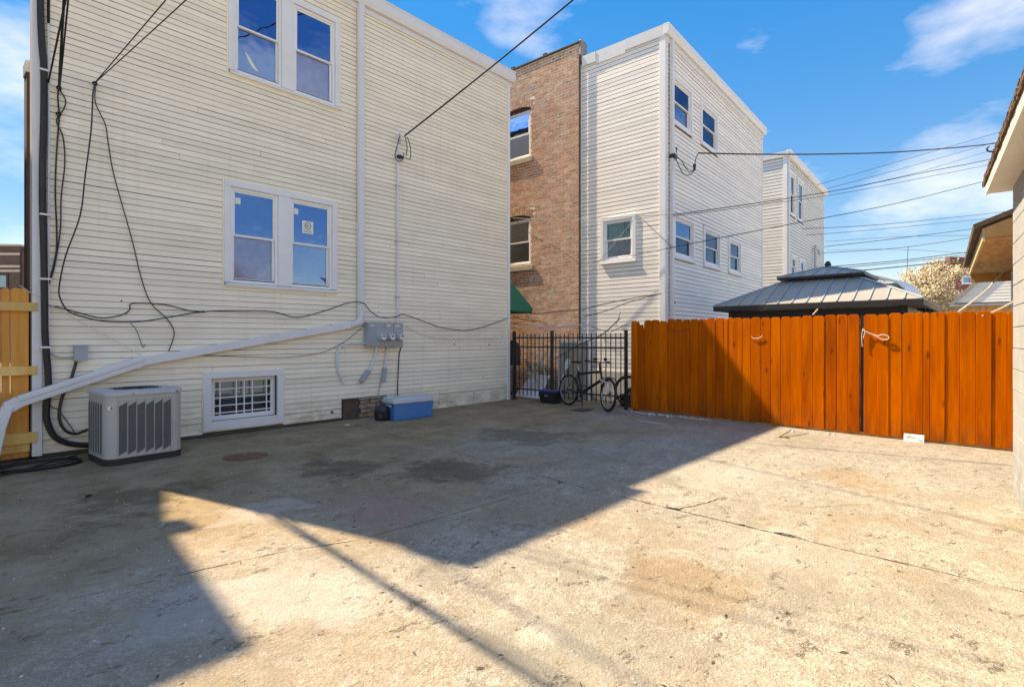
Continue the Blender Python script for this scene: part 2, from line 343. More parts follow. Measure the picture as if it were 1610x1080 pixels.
def mesh_mat():
    """expanded-metal guard: dark behind, pale diamond strands"""
    m, t, b = newmat('diamond_mesh')
    v = nd(t, 'ShaderNodeTexCoord').outputs['Object']; s = nd(t, 'ShaderNodeSeparateXYZ', {0: v})
    a = mathn(t, 'MULTIPLY', mathn(t, 'ADD', s.outputs['X'], s.outputs['Y']), 62.); z = mathn(t, 'MULTIPLY', s.outputs['Z'], 95.)
    f1 = mathn(t, 'PINGPONG', mathn(t, 'ADD', a, z), .5); f2 = mathn(t, 'PINGPONG', mathn(t, 'SUBTRACT', a, z), .5)
    f = mathn(t, 'LESS_THAN', mathn(t, 'MINIMUM', f1, f2), .09)
    setc(t, b, mix(t, f, (.035, .035, .037), (.36, .36, .34))); b.inputs['Roughness'].default_value = .6
    bump(t, b, f, .6, .004); MATS['diamond_mesh'] = m
mesh_mat()

# ------------------------------------------------------------------ mesh helpers
COL = scene.collection
class MB:
    def __init__(s): s.v = []; s.f = []; s.smooth = False
    def add(s, vs, fs):
        o = len(s.v); s.v += [tuple(p) for p in vs]; s.f += [tuple(i+o for i in f) for f in fs]; return s
    def hexa(s, p):  # 8 points, bottom 4 then top 4
        return s.add(p, [(3, 2, 1, 0), (4, 5, 6, 7), (0, 1, 5, 4), (1, 2, 6, 5), (2, 3, 7, 6), (3, 0, 4, 7)])
    def box(s, x0, x1, y0, y1, z0, z1):
        return s.hexa([(x0, y0, z0), (x1, y0, z0), (x1, y1, z0), (x0, y1, z0), (x0, y0, z1), (x1, y0, z1), (x1, y1, z1), (x0, y1, z1)])
    def wbox(s, W, u0, u1, z0, z1, o0, o1):
        return s.hexa([W.pt(u0, z0, o1), W.pt(u1, z0, o1), W.pt(u1, z0, o0), W.pt(u0, z0, o0), W.pt(u0, z1, o1), W.pt(u1, z1, o1), W.pt(u1, z1, o0), W.pt(u0, z1, o0)])
    def prism(s, poly, vec):
        n = len(poly); a = [Vector(p) for p in poly]; b = [p + Vector(vec) for p in a]
        return s.add(a+b, [tuple(range(n-1, -1, -1)), tuple(range(n, 2*n))] + [(i, (i+1) % n, (i+1) % n+n, i+n) for i in range(n)])
    def wprism(s, W, prof, u0, u1):      # prof: (out, z) section swept along the wall
        return s.prism([W.pt(u0, z, o) for o, z in prof], W.d*(u1-u0))
    def bar(s, a, b, w, h, up=(0, 0, 1)):
        a, b = Vector(a), Vector(b); d = (b-a).normalized(); x = d.cross(Vector(up)).normalized(); y = x.cross(d)
        q = [(-1, -1), (1, -1), (1, 1), (-1, 1)]
        return s.hexa([a + x*i*w/2 + y*j*h/2 for i, j in q] + [b + x*i*w/2 + y*j*h/2 for i, j in q])
    def tube(s, pts, r, n=8, closed=False, caps=True):
        P = [Vector(p) for p in pts]; N = len(P); rr = r if isinstance(r, (list, tuple)) else [r]*N
        x = None; base = len(s.v); s.smooth = True
        for i, p in enumerate(P):
            if closed: d = P[(i+1) % N] - P[i-1]
            else: d = P[min(i+1, N-1)] - P[max(i-1, 0)]
            d.normalize()
            if x is None:
                x = d.orthogonal().normalized()
            else:
                x = (x - d*x.dot(d)).normalized()
            y = d.cross(x)
            for k in range(n):
                a = 2*math.pi*k/n; s.v.append(tuple(p + (x*math.cos(a) + y*math.sin(a))*rr[i]))
        for i in range(N if closed else N-1):
            j = (i+1) % N
            for k in range(n):
                l = (k+1) % n; s.f.append((base+i*n+k, base+i*n+l, base+j*n+l, base+j*n+k))
        if caps and not closed:
            s.f.append(tuple(base+k for k in range(n-1, -1, -1))); s.f.append(tuple(base+(N-1)*n+k for k in range(n)))
        return s
    def lathe(s, c, axis, prof, n=24):   # prof: (r, along axis)
        ax = Vector(axis).normalized(); x = ax.orthogonal().normalized(); y = ax.cross(x); c = Vector(c); b = len(s.v); s.smooth = True
        for r, h in prof:
            for k in range(n):
                a = 2*math.pi*k/n; s.v.append(tuple(c + ax*h + (x*math.cos(a)+y*math.sin(a))*max(r, 1e-4)))
        for i in range(len(prof)-1):
            for k in range(n):
                l = (k+1) % n; s.f.append((b+i*n+k, b+i*n+l, b+(i+1)*n+l, b+(i+1)*n+k))
        return s
    def obj(s, name, mat, parent=None, bevel=0, smooth=None):
        me = bpy.data.meshes.new(name); me.from_pydata(s.v, [], s.f); me.update()
        o = bpy.data.objects.new(name, me); COL.objects.link(o)
        me.materials.append(MATS[mat] if isinstance(mat, str) else mat)
        if parent is not None: o.parent = parent
        sm = s.smooth if smooth is None else smooth
        if sm:
            me.polygons.foreach_set('use_smooth', [True]*len(me.polygons))
            me.set_sharp_from_angle(angle=R(40))
        if bevel:
            b = o.modifiers.new('bevel', 'BEVEL'); b.width = bevel; b.segments = 2; b.limit_method = 'ANGLE'; b.angle_limit = R(40)
        return o
def thing(name, label, cat, group=None):
    o = bpy.data.objects.new(name, None); COL.objects.link(o); return tag(o, label, cat, group)
def tag(o, label, cat, group=None):
    o['label'] = label; o['category'] = cat
    if group: o['group'] = group
    return o
def struct(o): o['kind'] = 'structure'; return o
def stuff(o): o['kind'] = 'stuff'; return o
def smoothpath(P, k=6):
    P = [Vector(p) for p in P]; out = []
    for i in range(len(P)-1):
        a, b, c, d = P[max(i-1, 0)], P[i], P[i+1], P[min(i+2, len(P)-1)]
        for j in range(k):
            t = j/k; out.append(.5*((2*b) + (c-a)*t + (2*a-5*b+4*c-d)*t*t + (3*b-a-3*c+d)*t**3))
    out.append(P[-1]); return out
def sagwire(a, b, sag, n=24):
    a, b = Vector(a), Vector(b); return [a.lerp(b, i/n) - Vector((0, 0, sag*4*(i/n)*(1-i/n))) for i in range(n+1)]

# ------------------------------------------------------------------ ground
g = MB().box(-400, 400, -400, 400, -.6, -.07).obj('ground', 'alley_concrete'); struct(g)
yard = MB().box(-9, 11.4, -14, 9.2, -.0699, -.035).obj('concrete_yard', 'joint_dirt'); struct(yard)
def wig(P, seed, amp, step=.045):
    rnd = random.Random(seed); P = [Vector((p[0], p[1])) for p in P]; out = []; w_ = 0
    for a, b in zip(P, P[1:]):
        n = max(1, int((b-a).length/step)); d = (b-a).normalized(); nn = Vector((-d.y, d.x))
        for i in range(n):
            w_ = w_*.72 + rnd.uniform(-amp, amp); out.append(a.lerp(b, i/n) + nn*w_)
    out.append(P[-1]); return out
def slab(poly):
    m = MB(); n = len(poly)
    m.add([(p[0], p[1], 0) for p in poly] + [(p[0], p[1], -.05) for p in poly],
          [tuple(range(n))] + [(i, i+n, (i+1) % n+n, (i+1) % n) for i in range(n)])
    a = sum(poly[i][0]*poly[(i+1) % n][1]-poly[(i+1) % n][0]*poly[i][1] for i in range(n))
    if a < 0: m.f = [tuple(reversed(f)) for f in m.f]
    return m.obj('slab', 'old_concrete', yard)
J1 = [(4.96, 8.83), (4.87, 7.2), (4.44, 3.2), (4.40, 2.16), (4.37, -.1), (4.30, -13)]
J2 = [(-8.5, 4.25), (.26, 4.01), (1.7, 3.72), (2.13, 3.52), (3.2, 3.43), (4.425, 3.36)]
def off(P, dx, dy): return [(p[0]+dx, p[1]+dy) for p in P]
j1w, j1e = wig(off(J1, -.007, 0), 3, .0045), wig(off(J1, .007, 0), 4, .006)
j2n, j2s = wig(off(J2, 0, .006), 5, .007), wig(off(J2, 0, -.006), 6, .007)
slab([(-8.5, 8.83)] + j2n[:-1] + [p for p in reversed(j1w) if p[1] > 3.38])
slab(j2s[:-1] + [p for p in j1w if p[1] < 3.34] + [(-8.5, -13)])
crk = [(4.43, 2.1), gnd(1085, 796), gnd(1130, 784), gnd(1165, 786), gnd(1200, 793), gnd(1250, 797), gnd(1300, 796), gnd(1370, 792)]
cu = wig(crk, 11, .010, .03); n_ = len(cu)
cr = [Vector((p.x+.0, p.y - .020*(1-.8*i/n_))) for i, p in enumerate(cu)]
cut = min(range(len(j1e)), key=lambda i: abs(j1e[i][1]-2.1))
# a broken spot on the joint
for i, p in enumerate(j1e):
    for yy, rr, dd in ((1.18, .13, .07), (1.52, .06, .03), (2.12, .08, .03)):
        k = abs(p[1]-yy)/rr
        if k < 1: j1e[i] = Vector((p[0] + dd*(1-k*k)*random.uniform(.6, 1), p[1]))
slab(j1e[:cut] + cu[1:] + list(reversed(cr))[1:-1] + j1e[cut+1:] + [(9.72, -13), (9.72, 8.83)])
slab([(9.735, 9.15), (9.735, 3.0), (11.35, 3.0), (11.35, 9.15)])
# crumbling strip of old mortar along the foot of the fence, chips and grit lying about
m = MB()
for i in range(150):
    y = random.uniform(3.9, 5.75); x = 9.62 + random.gauss(0, .05); r = random.uniform(.01, .035)
    c = Vector((x, y, r*.25)); k = 5
    m.add([c + Vector((math.cos(a)*r*random.uniform(.6, 1.2), math.sin(a)*r*random.uniform(.6, 1.2), -r*.25)) for a in [2*math.pi*j/k for j in range(k)]] + [c + Vector((random.uniform(-.3, .3)*r, random.uniform(-.3, .3)*r, r*.35))],
          [(j, (j+1) % k, k) for j in range(k)])
o = m.obj('mortar_crumbs', 'crumble', yard); stuff(o)
m = MB()
for i in range(900):
    d = random.uniform(1.6, 7)**1.0; a = random.uniform(-.8, .8); lat = math.tan(a)*d*.95
    x = lat*S_ + d*C_; y = -lat*C_ + d*S_
    if y > 8.6 or x > 9.5 or (y < .15 and x > 4): continue
    r = random.choice((.003, .004, .005, .005, .008)); k = 5
    m.add([Vector((x+math.cos(b)*r*random.uniform(.5, 1.3), y+math.sin(b)*r*random.uniform(.5, 1.3), 0)) for b in [2*math.pi*j/k for j in range(k)]] + [Vector((x, y, r*.7))], [(j, (j+1) % k, k) for j in range(k)])
o = m.obj('grit', 'crumble', yard); stuff(o)
m = MB()
for i in range(260):
    d = random.uniform(1.6, 7.5); a = random.uniform(-.8, .8); lat = math.tan(a)*d*.95
    x = lat*S_ + d*C_; y = -lat*C_ + d*S_
    if y > 8.6 or x > 9.5 or (y < .15 and x > 4): continue
    l = random.uniform(.008, .028); b = random.uniform(0, 6.3); q = Vector((math.cos(b), math.sin(b), 0))*l; p = Vector((-q.y, q.x, 0))*random.uniform(.15, .35)
    c = Vector((x, y, .002)); h = Vector((0, 0, random.uniform(.002, .006)))
    m.add([c-q, c-p, c+q+h*.4, c+p+h], [(0, 1, 2), (0, 2, 3)])
o = m.obj('dry_litter', 'bark', yard); stuff(o)

# ------------------------------------------------------------------ building helpers
def gaps(a, b, cuts):
    seg = [(a, b)]
    for c0, c1 in cuts:
        nx = []
        for s0, s1 in seg:
            if c1 <= s0 or c0 >= s1: nx.append((s0, s1)); continue
            if c0 > s0: nx.append((s0, c0))
            if c1 < s1: nx.append((c1, s1))
        seg = nx
    return [s for s in seg if s[1]-s[0] > .03]
def core_wall(W, u0, u1, z0, z1, ops, parent, th=.2, mat='dark_core'):
    zs = sorted({z0, z1} | {z for o in ops for z in o[2:4] if z0 < z < z1}); m = MB()
    for a, b in zip(zs, zs[1:]):
        mid = (a+b)/2
        for s0, s1 in gaps(u0, u1, [(o[0], o[1]) for o in ops if o[2] < mid < o[3]]):
            m.wbox(W, s0, s1, a, b, -th, -.004)
    return m.obj('wall', mat, parent)
def siding(W, u0, u1, z0, z1, ex, ops, parent, mat, seed=1, seam=.35, lip=.016, name='siding_board', gap=.0058):
    rnd = random.Random(seed); n = int(round((z1-z0)/ex)); ex = (z1-z0)/n
    for k in range(n):
        a = z0+k*ex; b = a+ex; mid = (a+b)/2
        for s0, s1 in gaps(u0, u1, [(o[0], o[1]) for o in ops if o[2] < mid < o[3]]):
            cuts = [s0, s1]
            if s1-s0 > 3 and rnd.random() < seam: cuts.insert(1, rnd.uniform(s0+1, s1-1))
            for i, (p, q) in enumerate(zip(cuts, cuts[1:])):
                j = rnd.uniform(-.002, .002); t = rnd.uniform(-.0012, .0012); dz = rnd.gauss(0, .001); g2 = max(.003, gap+rnd.gauss(0, .0014))
                prof = [(0, a+dz), (lip+j, a+dz), (min(lip, .006)+t-.001, b-g2), (0, b-g2)]
                MB().wprism(W, prof, p + (.004 if i else 0), q).obj(name, mat, parent)
def ring(m, W, u0, u1, z0, z1, w_, o0, o1, wb=None):
    wb = w_ if wb is None else wb
    m.wbox(W, u0, u0+w_, z0, z1, o0, o1); m.wbox(W, u1-w_, u1, z0, z1, o0, o1)
    m.wbox(W, u0+w_, u1-w_, z0, z0+wb, o0, o1-.0015); m.wbox(W, u0+w_, u1-w_, z1-w_, z1, o0, o1-.0015); return m
def light_(W, a, b, c, d, win, up='film_glass', lo='screen_glass', blind_u='room_blue', blind_l='curtain_lav', rail=.5, fw=.04, drop=None):
    """one double-hung light inside the casing opening"""
    MB_ = ring(MB(), W, a, b, c, d, fw, -.07, .012); MB_.obj('frame', 'vinyl_frame', win, .003)
    a2, b2, c2, d2 = a+fw, b-fw, c+fw, d-fw; zm = c2+(d2-c2)*rail
    ring(MB(), W, a2, b2, zm-.015, d2, .032, -.03, -.005).obj('sash', 'vinyl_frame', win, .003)
    ring(MB(), W, a2, b2, c2, zm+.015, .034, -.062, -.034).obj('sash', 'vinyl_frame', win, .003)
    MB().wbox(W, a2+.03, b2-.03, zm+.015, d2-.03, -.020, -.016).obj('pane', up, win)
    MB().wbox(W, a2+.03, b2-.03, c2+.03, zm-.017, -.050, -.046).obj('pane', lo, win)
    MB().wbox(W, a2-.02, b2+.02, zm-.01, d2+.02, -.125, -.12).obj('blind', blind_u, win)
    MB().wbox(W, a2-.02, b2+.02, c2-.02, (zm-.01 if drop is None else drop), -.082, -.077).obj('blind', blind_l, win)

# ------------------------------------------------------------------ the near house (cream siding)
W1 = Wall(0, 8.85, 0, -90)
H1 = thing('frame_house', 'two storey cream lap-sided house rear wall with white gutter', 'house')
HT = 7.72
op_up = (3.20, 4.93, 5.72, 7.16); op_lo = (3.16, 4.87, 2.42, 3.86); op_ba = (2.90, 3.88, .22, .88); op_hole = (5.08, 6.02, -.02, .335)
core_wall(W1, .90, 9.52, 0, HT, [op_up, op_lo, op_ba, op_hole], H1)
body = [(.90, 9.075), (9.52, 9.075), (9.52, 26), (2.62, 26), (.90, 9.33)]
MB().prism([(x, y, .0) for x, y in body], (0, 0, HT+.1)).obj('rear_block', 'dark_core', H1)
MB().prism([(x*1.0, y-.30 if y < 9.2 else y, HT+.101) for x, y in body], (0, 0, .06)).obj('roof', 'roof_tar', H1)
MB().wbox(W1, .80, 3.19, 7.80, 8.24, -.3, .13).obj('shadow_curb', 'gutter_white', H1)  # unseen raised edge, added to step the roof's shadow on the yard
siding(W1, .955, 9.475, .05, HT, .0842, [(3.06, 4.97, 2.30, 3.95), (3.12, 5.03, 5.59, 7.25), (2.77, 4.0, .09, .985), (5.06, 6.04, -1, .36), (7.35, 9.6, -1, .30)], H1, 'cream_siding', 5, .45)
# lowest courses at the right, flat old boards under the lap siding
for k in range(3):
    MB().wbox(W1, 7.36, 8.36, .0+k*.098, .0+k*.098+.095, -.003, .006-.001*k).obj('foundation_board', 'cream_siding', H1)
    MB().wbox(W1, 8.37, 9.475, .0+k*.098, .0+k*.098+.095, -.003, .010-.001*k).obj('foundation_board', 'cream_siding', H1)
MB().wbox(W1, 6.04, 7.36, .0, .048, -.003, .008).obj('foundation_board', 'cream_siding', H1)
MB().wbox(W1, .86, .955, .03, HT-.02, -.19, .032).obj('corner_board', 'white_trim', H1, .004)
MB().wbox(W1, 9.475, 9.56, -.01, HT-.02, -.19, .032).obj('corner_board', 'white_trim', H1, .004)
MB().wprism(W1, [(.004, 7.70), (.10, 7.70), (.135, 7.77), (.128, 7.92), (.145, 7.935), (.145, 7.96), (.004, 7.96)], .80, 9.66).obj('gutter', 'gutter_white', H1, .006)
MB().wbox(W1, .82, 9.62, 7.60, 7.70, -.01, .035).obj('fascia', 'gutter_white', H1)
MB().box(.858, 1.3, 9.34, 9.62, 0, 4.95).obj('brick_pier', 'far_brick_dark', H1)
MB().box(.845, 1.3, 9.32, 9.6, 4.95, 5.1).obj('pier_cap', 'white_trim', H1)
MB().box(9.525, 9.535, 9.08, 26, 0, HT).obj('side_wall', 'cream_siding', H1)
MB().prism([(.892, 9.08, 0), (.892, 9.33, 0), (2.60, 26, 0), (2.61, 26, 0), (.898, 9.331, 0), (.898, 9.08, 0)], (0, 0, HT)).obj('side_wall', 'cream_siding', H1)

def dbl_window(z0, u0, u1, lights, seedlabel, kw):
    z1 = z0+1.645
    m = MB(); t = .095
    m.wbox(W1, u0, u0+t, z0+.06, z1-t, -.02, .045); m.wbox(W1, u1-t, u1, z0+.06, z1-t, -.02, .045)
    m.wbox(W1, u0-.0, u1+.0, z1-t, z1, -.02, .047)
    m.wbox(W1, lights[0][1], lights[1][0], z0+.06, z1-t, -.02, .042)
    win = m.obj('window', 'white_trim', H1, .004)
    MB().wprism(W1, [(-.02, z0), (.055, z0), (.062, z0+.045), (-.02, z0+.062)], u0+.02, u1+.015).obj('sill', 'white_trim', win, .004)
    ring(MB(), W1, u0-.018, u1+.018, z0-.018, z1+.018, .022, -.01, .026).obj('channel', 'cream_siding', win)
    for i, (a, b) in enumerate(lights): light_(W1, a, b, z0+.062, z1-t-.001, win, **kw[i])
    return win
wl = dbl_window(2.30, 3.07, 4.96, [(3.165, 3.90), (4.11, 4.865)], 'lower',
    [dict(blind_u='room_blue', blind_l='curtain_lav'), dict(blind_l='room_blue', drop=None, lo='film_glass')])
wu = dbl_window(5.60, 3.13, 5.02, [(3.225, 3.96), (4.17, 4.925)], 'upper',
    [dict(lo='film_glass', blind_l='curtain_lav'), dict(blind_l='curtain_lav')])
# stickers on the new panes
def sticker(u0, u1, z0, z1, out, win, logo=False):
    s = MB().wbox(W1, u0, u1, z0, z1, out, out+.0015).obj('sticker', 'paper', win)
    c = W1.pt((u0+u1)/2, z0+(z1-z0)*.62, out+.004)
    if logo:
        m = MB(); r = (u1-u0)*.27
        m.tube([c + W1.d*math.cos(a)*r + Vector((0, 0, math.sin(a)*r)) for a in [2*math.pi*k/28 for k in range(28)]], .005, 5, True)
        m.tube([c + W1.d*x*r + Vector((0, 0, y*r)) for x, y in ((-.55, .5), (-.55, -.1), (-.2, -.3), (-.1, .1), (.25, .15), (.35, -.35))], .004, 5)
        for k in range(2): m.wbox(W1, u0+.03, u1-.03, z0+.025+k*.018, z0+.031+k*.018, out+.001, out+.0025)
        m.obj('print', 'ink', win)
    else:
        m = MB()
        for k in range(3): m.wbox(W1, u0+.012, u1-.012-.02*(k % 2), z0+.02+k*.025, z0+.024+k*.025, out+.001, out+.0022)
        m.obj('print', 'curtain_grey', win)
sticker(3.245, 3.325, 3.60, 3.70, -.015, wl); sticker(4.19, 4.265, 3.60, 3.70, -.015, wl); sticker(4.335, 4.535, 3.30, 3.515, -.015, wl, True)
# sheets stuffed behind the upper left pane
m = MB()
P = [W1.pt(3.27+.06*i, 6.02+.10*math.sin(i*.75+.6)-.018*i, -.10) for i in range(9)]
m.tube(smoothpath(P, 3), [.02+.045*math.sin(math.pi*i/24) for i in range(25)], 8); m.obj('bedding', 'paper', wu)

# basement window with its white security grille
m = MB(); t_ = .10
m.wbox(W1, 2.78, 2.78+t_+.01, .09, .98-t_, -.02, .04); m.wbox(W1, 3.99-t_, 3.99, .09, .98-t_, -.02, .04)
m.wbox(W1, 2.78, 3.99, .98-t_, .98, -.02, .042); m.wbox(W1, 2.89, 3.89, .09, .225, -.02, .038)
bw = m.obj('basement_window', 'white_trim', H1, .004)
ring(MB(), W1, 2.763, 4.006, .072, .997, .02, -.01, .026).obj('channel', 'cream_siding', bw)
ring(MB(), W1, 2.892, 3.888, .227, .878, .055, -.14, -.05).obj('frame', 'vinyl_frame', bw, .004)
MB().wbox(W1, 2.94, 3.84, .28, .83, -.13, -.126).obj('pane', 'clear_glass', bw)
MB().wbox(W1, 2.90, 3.88, .53, .87, -.19, -.185).obj('blind', 'stone_sill', bw)
gu0, gz0 = 2.955, .29; gu1, gz1 = 3.825, .825
m = MB()
for f in (0, .10, .375, .51, .655, .915, 1): u = gu0+(gu1-gu0)*f; m.wbox(W1, u-.009, u+.009, gz0, gz1, -.075, -.06)
m.obj('grille_bar', 'vinyl_frame', bw, .002)
m = MB()
for f in (0, .09, .30, .53, .78, 1): z = gz0+(gz1-gz0)*f; m.wbox(W1, gu0-.009, gu1+.009, z-.009, z+.009, -.073, -.0585)
m.obj('grille_bar', 'vinyl_frame', bw, .002)

# downspout
def wp(px, py, out): return W1.on(px, py, out)
MB().wbox(W1, 5.365, 5.485, 1.93, 7.72, .024, .105).obj('downspout', 'gutter_white', H1, .012)
for zz in (3.62, 6.4): MB().wbox(W1, 5.358, 5.492, zz, zz+.07, .022, .109).obj('downspout_strap', 'gutter_white', H1, .003)
el = smoothpath([W1.pt(5.425, 1.97, .066), W1.pt(5.425, 1.86, .066), W1.pt(5.39, 1.785, .066), W1.pt(5.28, 1.745, .066), W1.pt(5.20, 1.73, .066)], 4)
MB().tube(el, .064, 12).obj('elbow', 'gutter_white', H1)
A, B = W1.pt(5.24, 1.735, .066), wp(216, 570, .066)
MB().bar(A, B, .085, .118).obj('downspout', 'gutter_white', H1, .014)
C1, D1 = wp(226, 567, .078), wp(30, 631, .16)
MB().bar(C1, D1, .10, .135).obj('downspout', 'gutter_white', H1, .010)
dr = (D1-C1).normalized(); upv = Vector((0, 0, 1)) - dr*dr.z
for k in (-.035, .0, .035):
    MB().bar(C1+upv*k+Vector((0, -.051, 0)), D1+upv*k+Vector((0, -.051, 0)), .006, .012 if k else .006).obj('downspout_rib', 'gutter_white' if k else 'wire_grey', H1)
MB().bar(wp(214, 572, .07)+upv*.09, wp(214, 572, .07)-upv*.075, .115, .045, dr).obj('downspout_strap', 'gutter_white', H1, .003)
E1 = wp(10, 642, .165)
MB().bar(D1-dr*.01, E1, .104, .14).obj('downspout_elbow', 'gutter_white', H1, .012)
E2 = wp(-2, 678, .17); MB().bar(E1+Vector((.012, 0, .03)), E2, .104, .13, (0, 1, 0)).obj('downspout_elbow', 'gutter_white', H1, .012)
MB().bar(E2+Vector((.01, 0, .02)), Vector((E2.x-.06, E2.y-.03, .04)), .104, .12, (0, 1, 0)).obj('downspout_elbow', 'gutter_white', H1, .012)
# hole at the foot of the wall: rusty plate, broken masonry
MB().wbox(W1, 5.09, 5.43, -.01, .325, -.03, .004).obj('access_plate', 'rusty_plate', H1, .003)
for k in range(4):
    for j in range(3):
        MB().wbox(W1, 5.44+j*.2+(.05 if k % 2 else 0), 5.44+j*.2+.185+(.05 if k % 2 else 0), .0+k*.085, .075+k*.085, -.16+random.uniform(0, .02), -.03+random.uniform(-.03, .02)).obj('brick', 'common_brick', H1, .006)
MB().wprism(W1, [(-.15, .36), (.02, .345), (.025, .365), (-.15, .385)], 5.42, 6.03).obj('ledge', 'concrete_pale', H1)
# green awning over the side door
aw = MB().prism([(9.56, 9.0, 3.06), (10.62, 9.0, 2.27), (10.62, 9.0, 2.20), (9.56, 9.0, 2.20)], (0, .02, 0)).obj('awning', 'green_awning', H1)
MB().prism([(9.56, 9.02, 3.06), (10.62, 9.02, 2.27), (10.62, 9.02, 2.25), (9.56, 9.02, 3.03)], (0, 1.5, 0)).obj('canopy', 'green_awning', aw)
m = MB()
for k in range(14): m.box(9.58+k*.075, 9.58+k*.075+.045, 9.0, 9.018, 2.15, 2.1995)
m.obj('valance', 'green_awning', aw)
MB().box(10.60, 10.618, 9.021, 10.5, 2.14, 2.249).obj('valance', 'green_awning', aw)

# ------------------------------------------------------------------ second house: white frame rear and brick front part
C2 = (11.1, 5.55); YW = 2.5
W2R = Wall(C2[0], C2[1], YW, -90); W2L = Wall(C2[0], C2[1], YW+90, 90)
H2 = thing('frame_and_brick_house', 'tall white-sided house joined to brick front part, behind orange fence', 'house')
sB = W2L.at(912, 300)[0]; HT2 = W2L.at(1042, 50)[1]; LEN2 = W2R.at(1198, 300)[0]
def rect(W, a, b, out=0):            # two opposite corners seen in the picture
    (u0, z0), (u1, z1) = W.at(*a, out), W.at(*b, out); return [min(u0, u1), max(u0, u1), min(z0, z1), max(z0, z1)]
def simple_window(W, r, parent, up='clear_glass', lo='screen_glass', bu='curtain_grey', bl='room_dark', t=.085, rail=.5, name='window', trim='white_trim'):
    u0, u1, z0, z1 = r
    m = ring(MB(), W, u0, u1, z0, z1, t, -.02, .042); win = m.obj(name, trim, parent, .004)
    MB().wprism(W, [(.03, z0-.02), (.06, z0-.02), (.06, z0+.02), (.03, z0+.03)], u0-.01, u1+.01).obj('sill', trim, win)
    light_(W, u0+t+.001, u1-t-.001, z0+t+.001, z1-t-.001, win, up, lo, bu, bl, rail)
    return win
# rear face openings, from the picture
WR = [rect(W2R, (1053, 112), (1087, 213)), rect(W2R, (1100.5, 157), (1127.5, 241)), rect(W2R, (1057.5, 339), (1090, 412)), rect(W2R, (1105, 350), (1131, 424)), rect(W2R, (1144.5, 366), (1164, 432))]
for r in WR: r[0] = max(r[0], .14)
for i in (0, 1): WR[i][2:] = [6.42, 7.53]
for i in (2, 3, 4): WR[i][2:] = [3.34, 4.38]
WLW = rect(W2L, (945, 414), (1000.5, 331)); WLW[2:] = [3.28, 4.38]
def inner(r, t=.085): return (r[0]+t*.8, r[1]-t*.8, r[2]+t*.8, r[3]-t*.8)
core_wall(W2R, .0, LEN2, 0, HT2, [inner(r) for r in WR], H2); core_wall(W2L, .2, sB, 0, HT2, [inner(WLW)], H2)
bodyW = Wall(*(W2R.pt(.21, 0, -.21)[:2]), YW, 90)
MB().wbox(bodyW, 0, LEN2-.21, 0, HT2, 0, sB+14).obj('rear_block', 'dark_core', H2)
MB().wbox(bodyW, LEN2-.209, LEN2-.2, 0, HT2-.01, .02, sB+14).obj('side_wall', 'white_siding', H2)
MB().wbox(bodyW, -.24, LEN2-.1, HT2+.001, HT2+.05, -.28, sB+14).obj('roof', 'roof_tar', H2)
siding(W2R, .11, LEN2-.06, .75, HT2-.08, .0985, [(r[0]+.01, r[1]-.01, r[2]+.01, r[3]-.01) for r in WR], H2, 'white_siding', 8, .12, .016, gap=.0095)
siding(W2L, .11, sB-.05, .70, HT2-.06, .0985, [(WLW[0]+.01, WLW[1]-.01, WLW[2]+.01, WLW[3]-.01)], H2, 'white_siding', 9, .1, .0065, gap=.012)
MB().wbox(W2L, .0, sB, .0, .70, -.003, .03).obj('foundation', 'concrete_pale', H2); MB().wbox(W2R, .0, LEN2, .0, .75, -.003, .03).obj('foundation', 'concrete_pale', H2)
MB().wbox(W2L, -.03, .11, .69, HT2-.02, -.003, .034).obj('corner_board', 'white_trim', H2, .003)
MB().wbox(W2R, .001, .11, .69, HT2-.02, -.003, .030).obj('corner_board', 'white_trim', H2, .003)
MB().wbox(W2R, LEN2-.06, LEN2, .69, HT2-.02, -.2, .03).obj('corner_board', 'white_trim', H2, .003)
MB().wbox(W2L, sB-.05, sB, .69, HT2-.05, -.003, .03).obj('corner_board', 'white_trim', H2, .003)
hg = HT2
MB().wprism(W2R, [(.0, hg-.10), (.09, hg-.10), (.13, hg-.03), (.13, hg+.13), (.0, hg+.13)], -.06, LEN2+.10).obj('gutter', 'gutter_white', H2, .006)
MB().wbox(W2R, .0, LEN2+.02, hg-.22, hg-.101, -.01, .04).obj('fascia', 'gutter_white', H2)
m = MB()
for a, b, lo, ou in ((-.1, .95, .13, .05), (.951, 1.75, .19, .04), (1.751, sB-.09, .13, .055)):
    m.wprism(W2L, [(0, hg-lo), (ou, hg-lo+.01), (ou+.012, hg+.12), (-.05, hg+.15)], a, b)
m.obj('coping', 'gutter_white', H2)
# downspout by the rear corner
(ud, _z) = W2R.at(1052, 300)
MB().wbox(W2R, ud-.055, ud+.055, .75, hg-.12, .032, .11).obj('downspout', 'gutter_white', H2, .01)
MB().wbox(W2R, ud-.06, ud+.06, 5.3, 5.36, .03, .114).obj('downspout_strap', 'gutter_white', H2)
for i, r in enumerate(WR):
    simple_window(W2R, r, H2, 'film_glass' if i in (2,) else 'clear_glass', 'screen_glass' if i else 'film_glass', ['room_dark', 'curtain_lav', 'curtain_lav', 'curtain_lav', 'curtain_lav'][i], 'room_dark')
wv = simple_window(W2L, WLW, H2, 'clear_glass', 'clear_glass', 'curtain_teal', 'curtain_grey')
m = MB()
a0, a1 = WLW[0]+.13, WLW[1]-.13
pl = [W2L.pt(a0+(a1-a0)*i/60, 0, -.085+.014*math.sin(i*1.3)) for i in range(61)]
zt, zb = WLW[3]-.12, (WLW[2]+WLW[3])/2-.02
m.add([p+Vector((0, 0, zt)) for p in pl]+[p+Vector((0, 0, zb)) for p in pl], [(i, i+1, i+62, i+61) for i in range(60)]); m.smooth = True
m.obj('curtain', 'curtain_teal', wv)

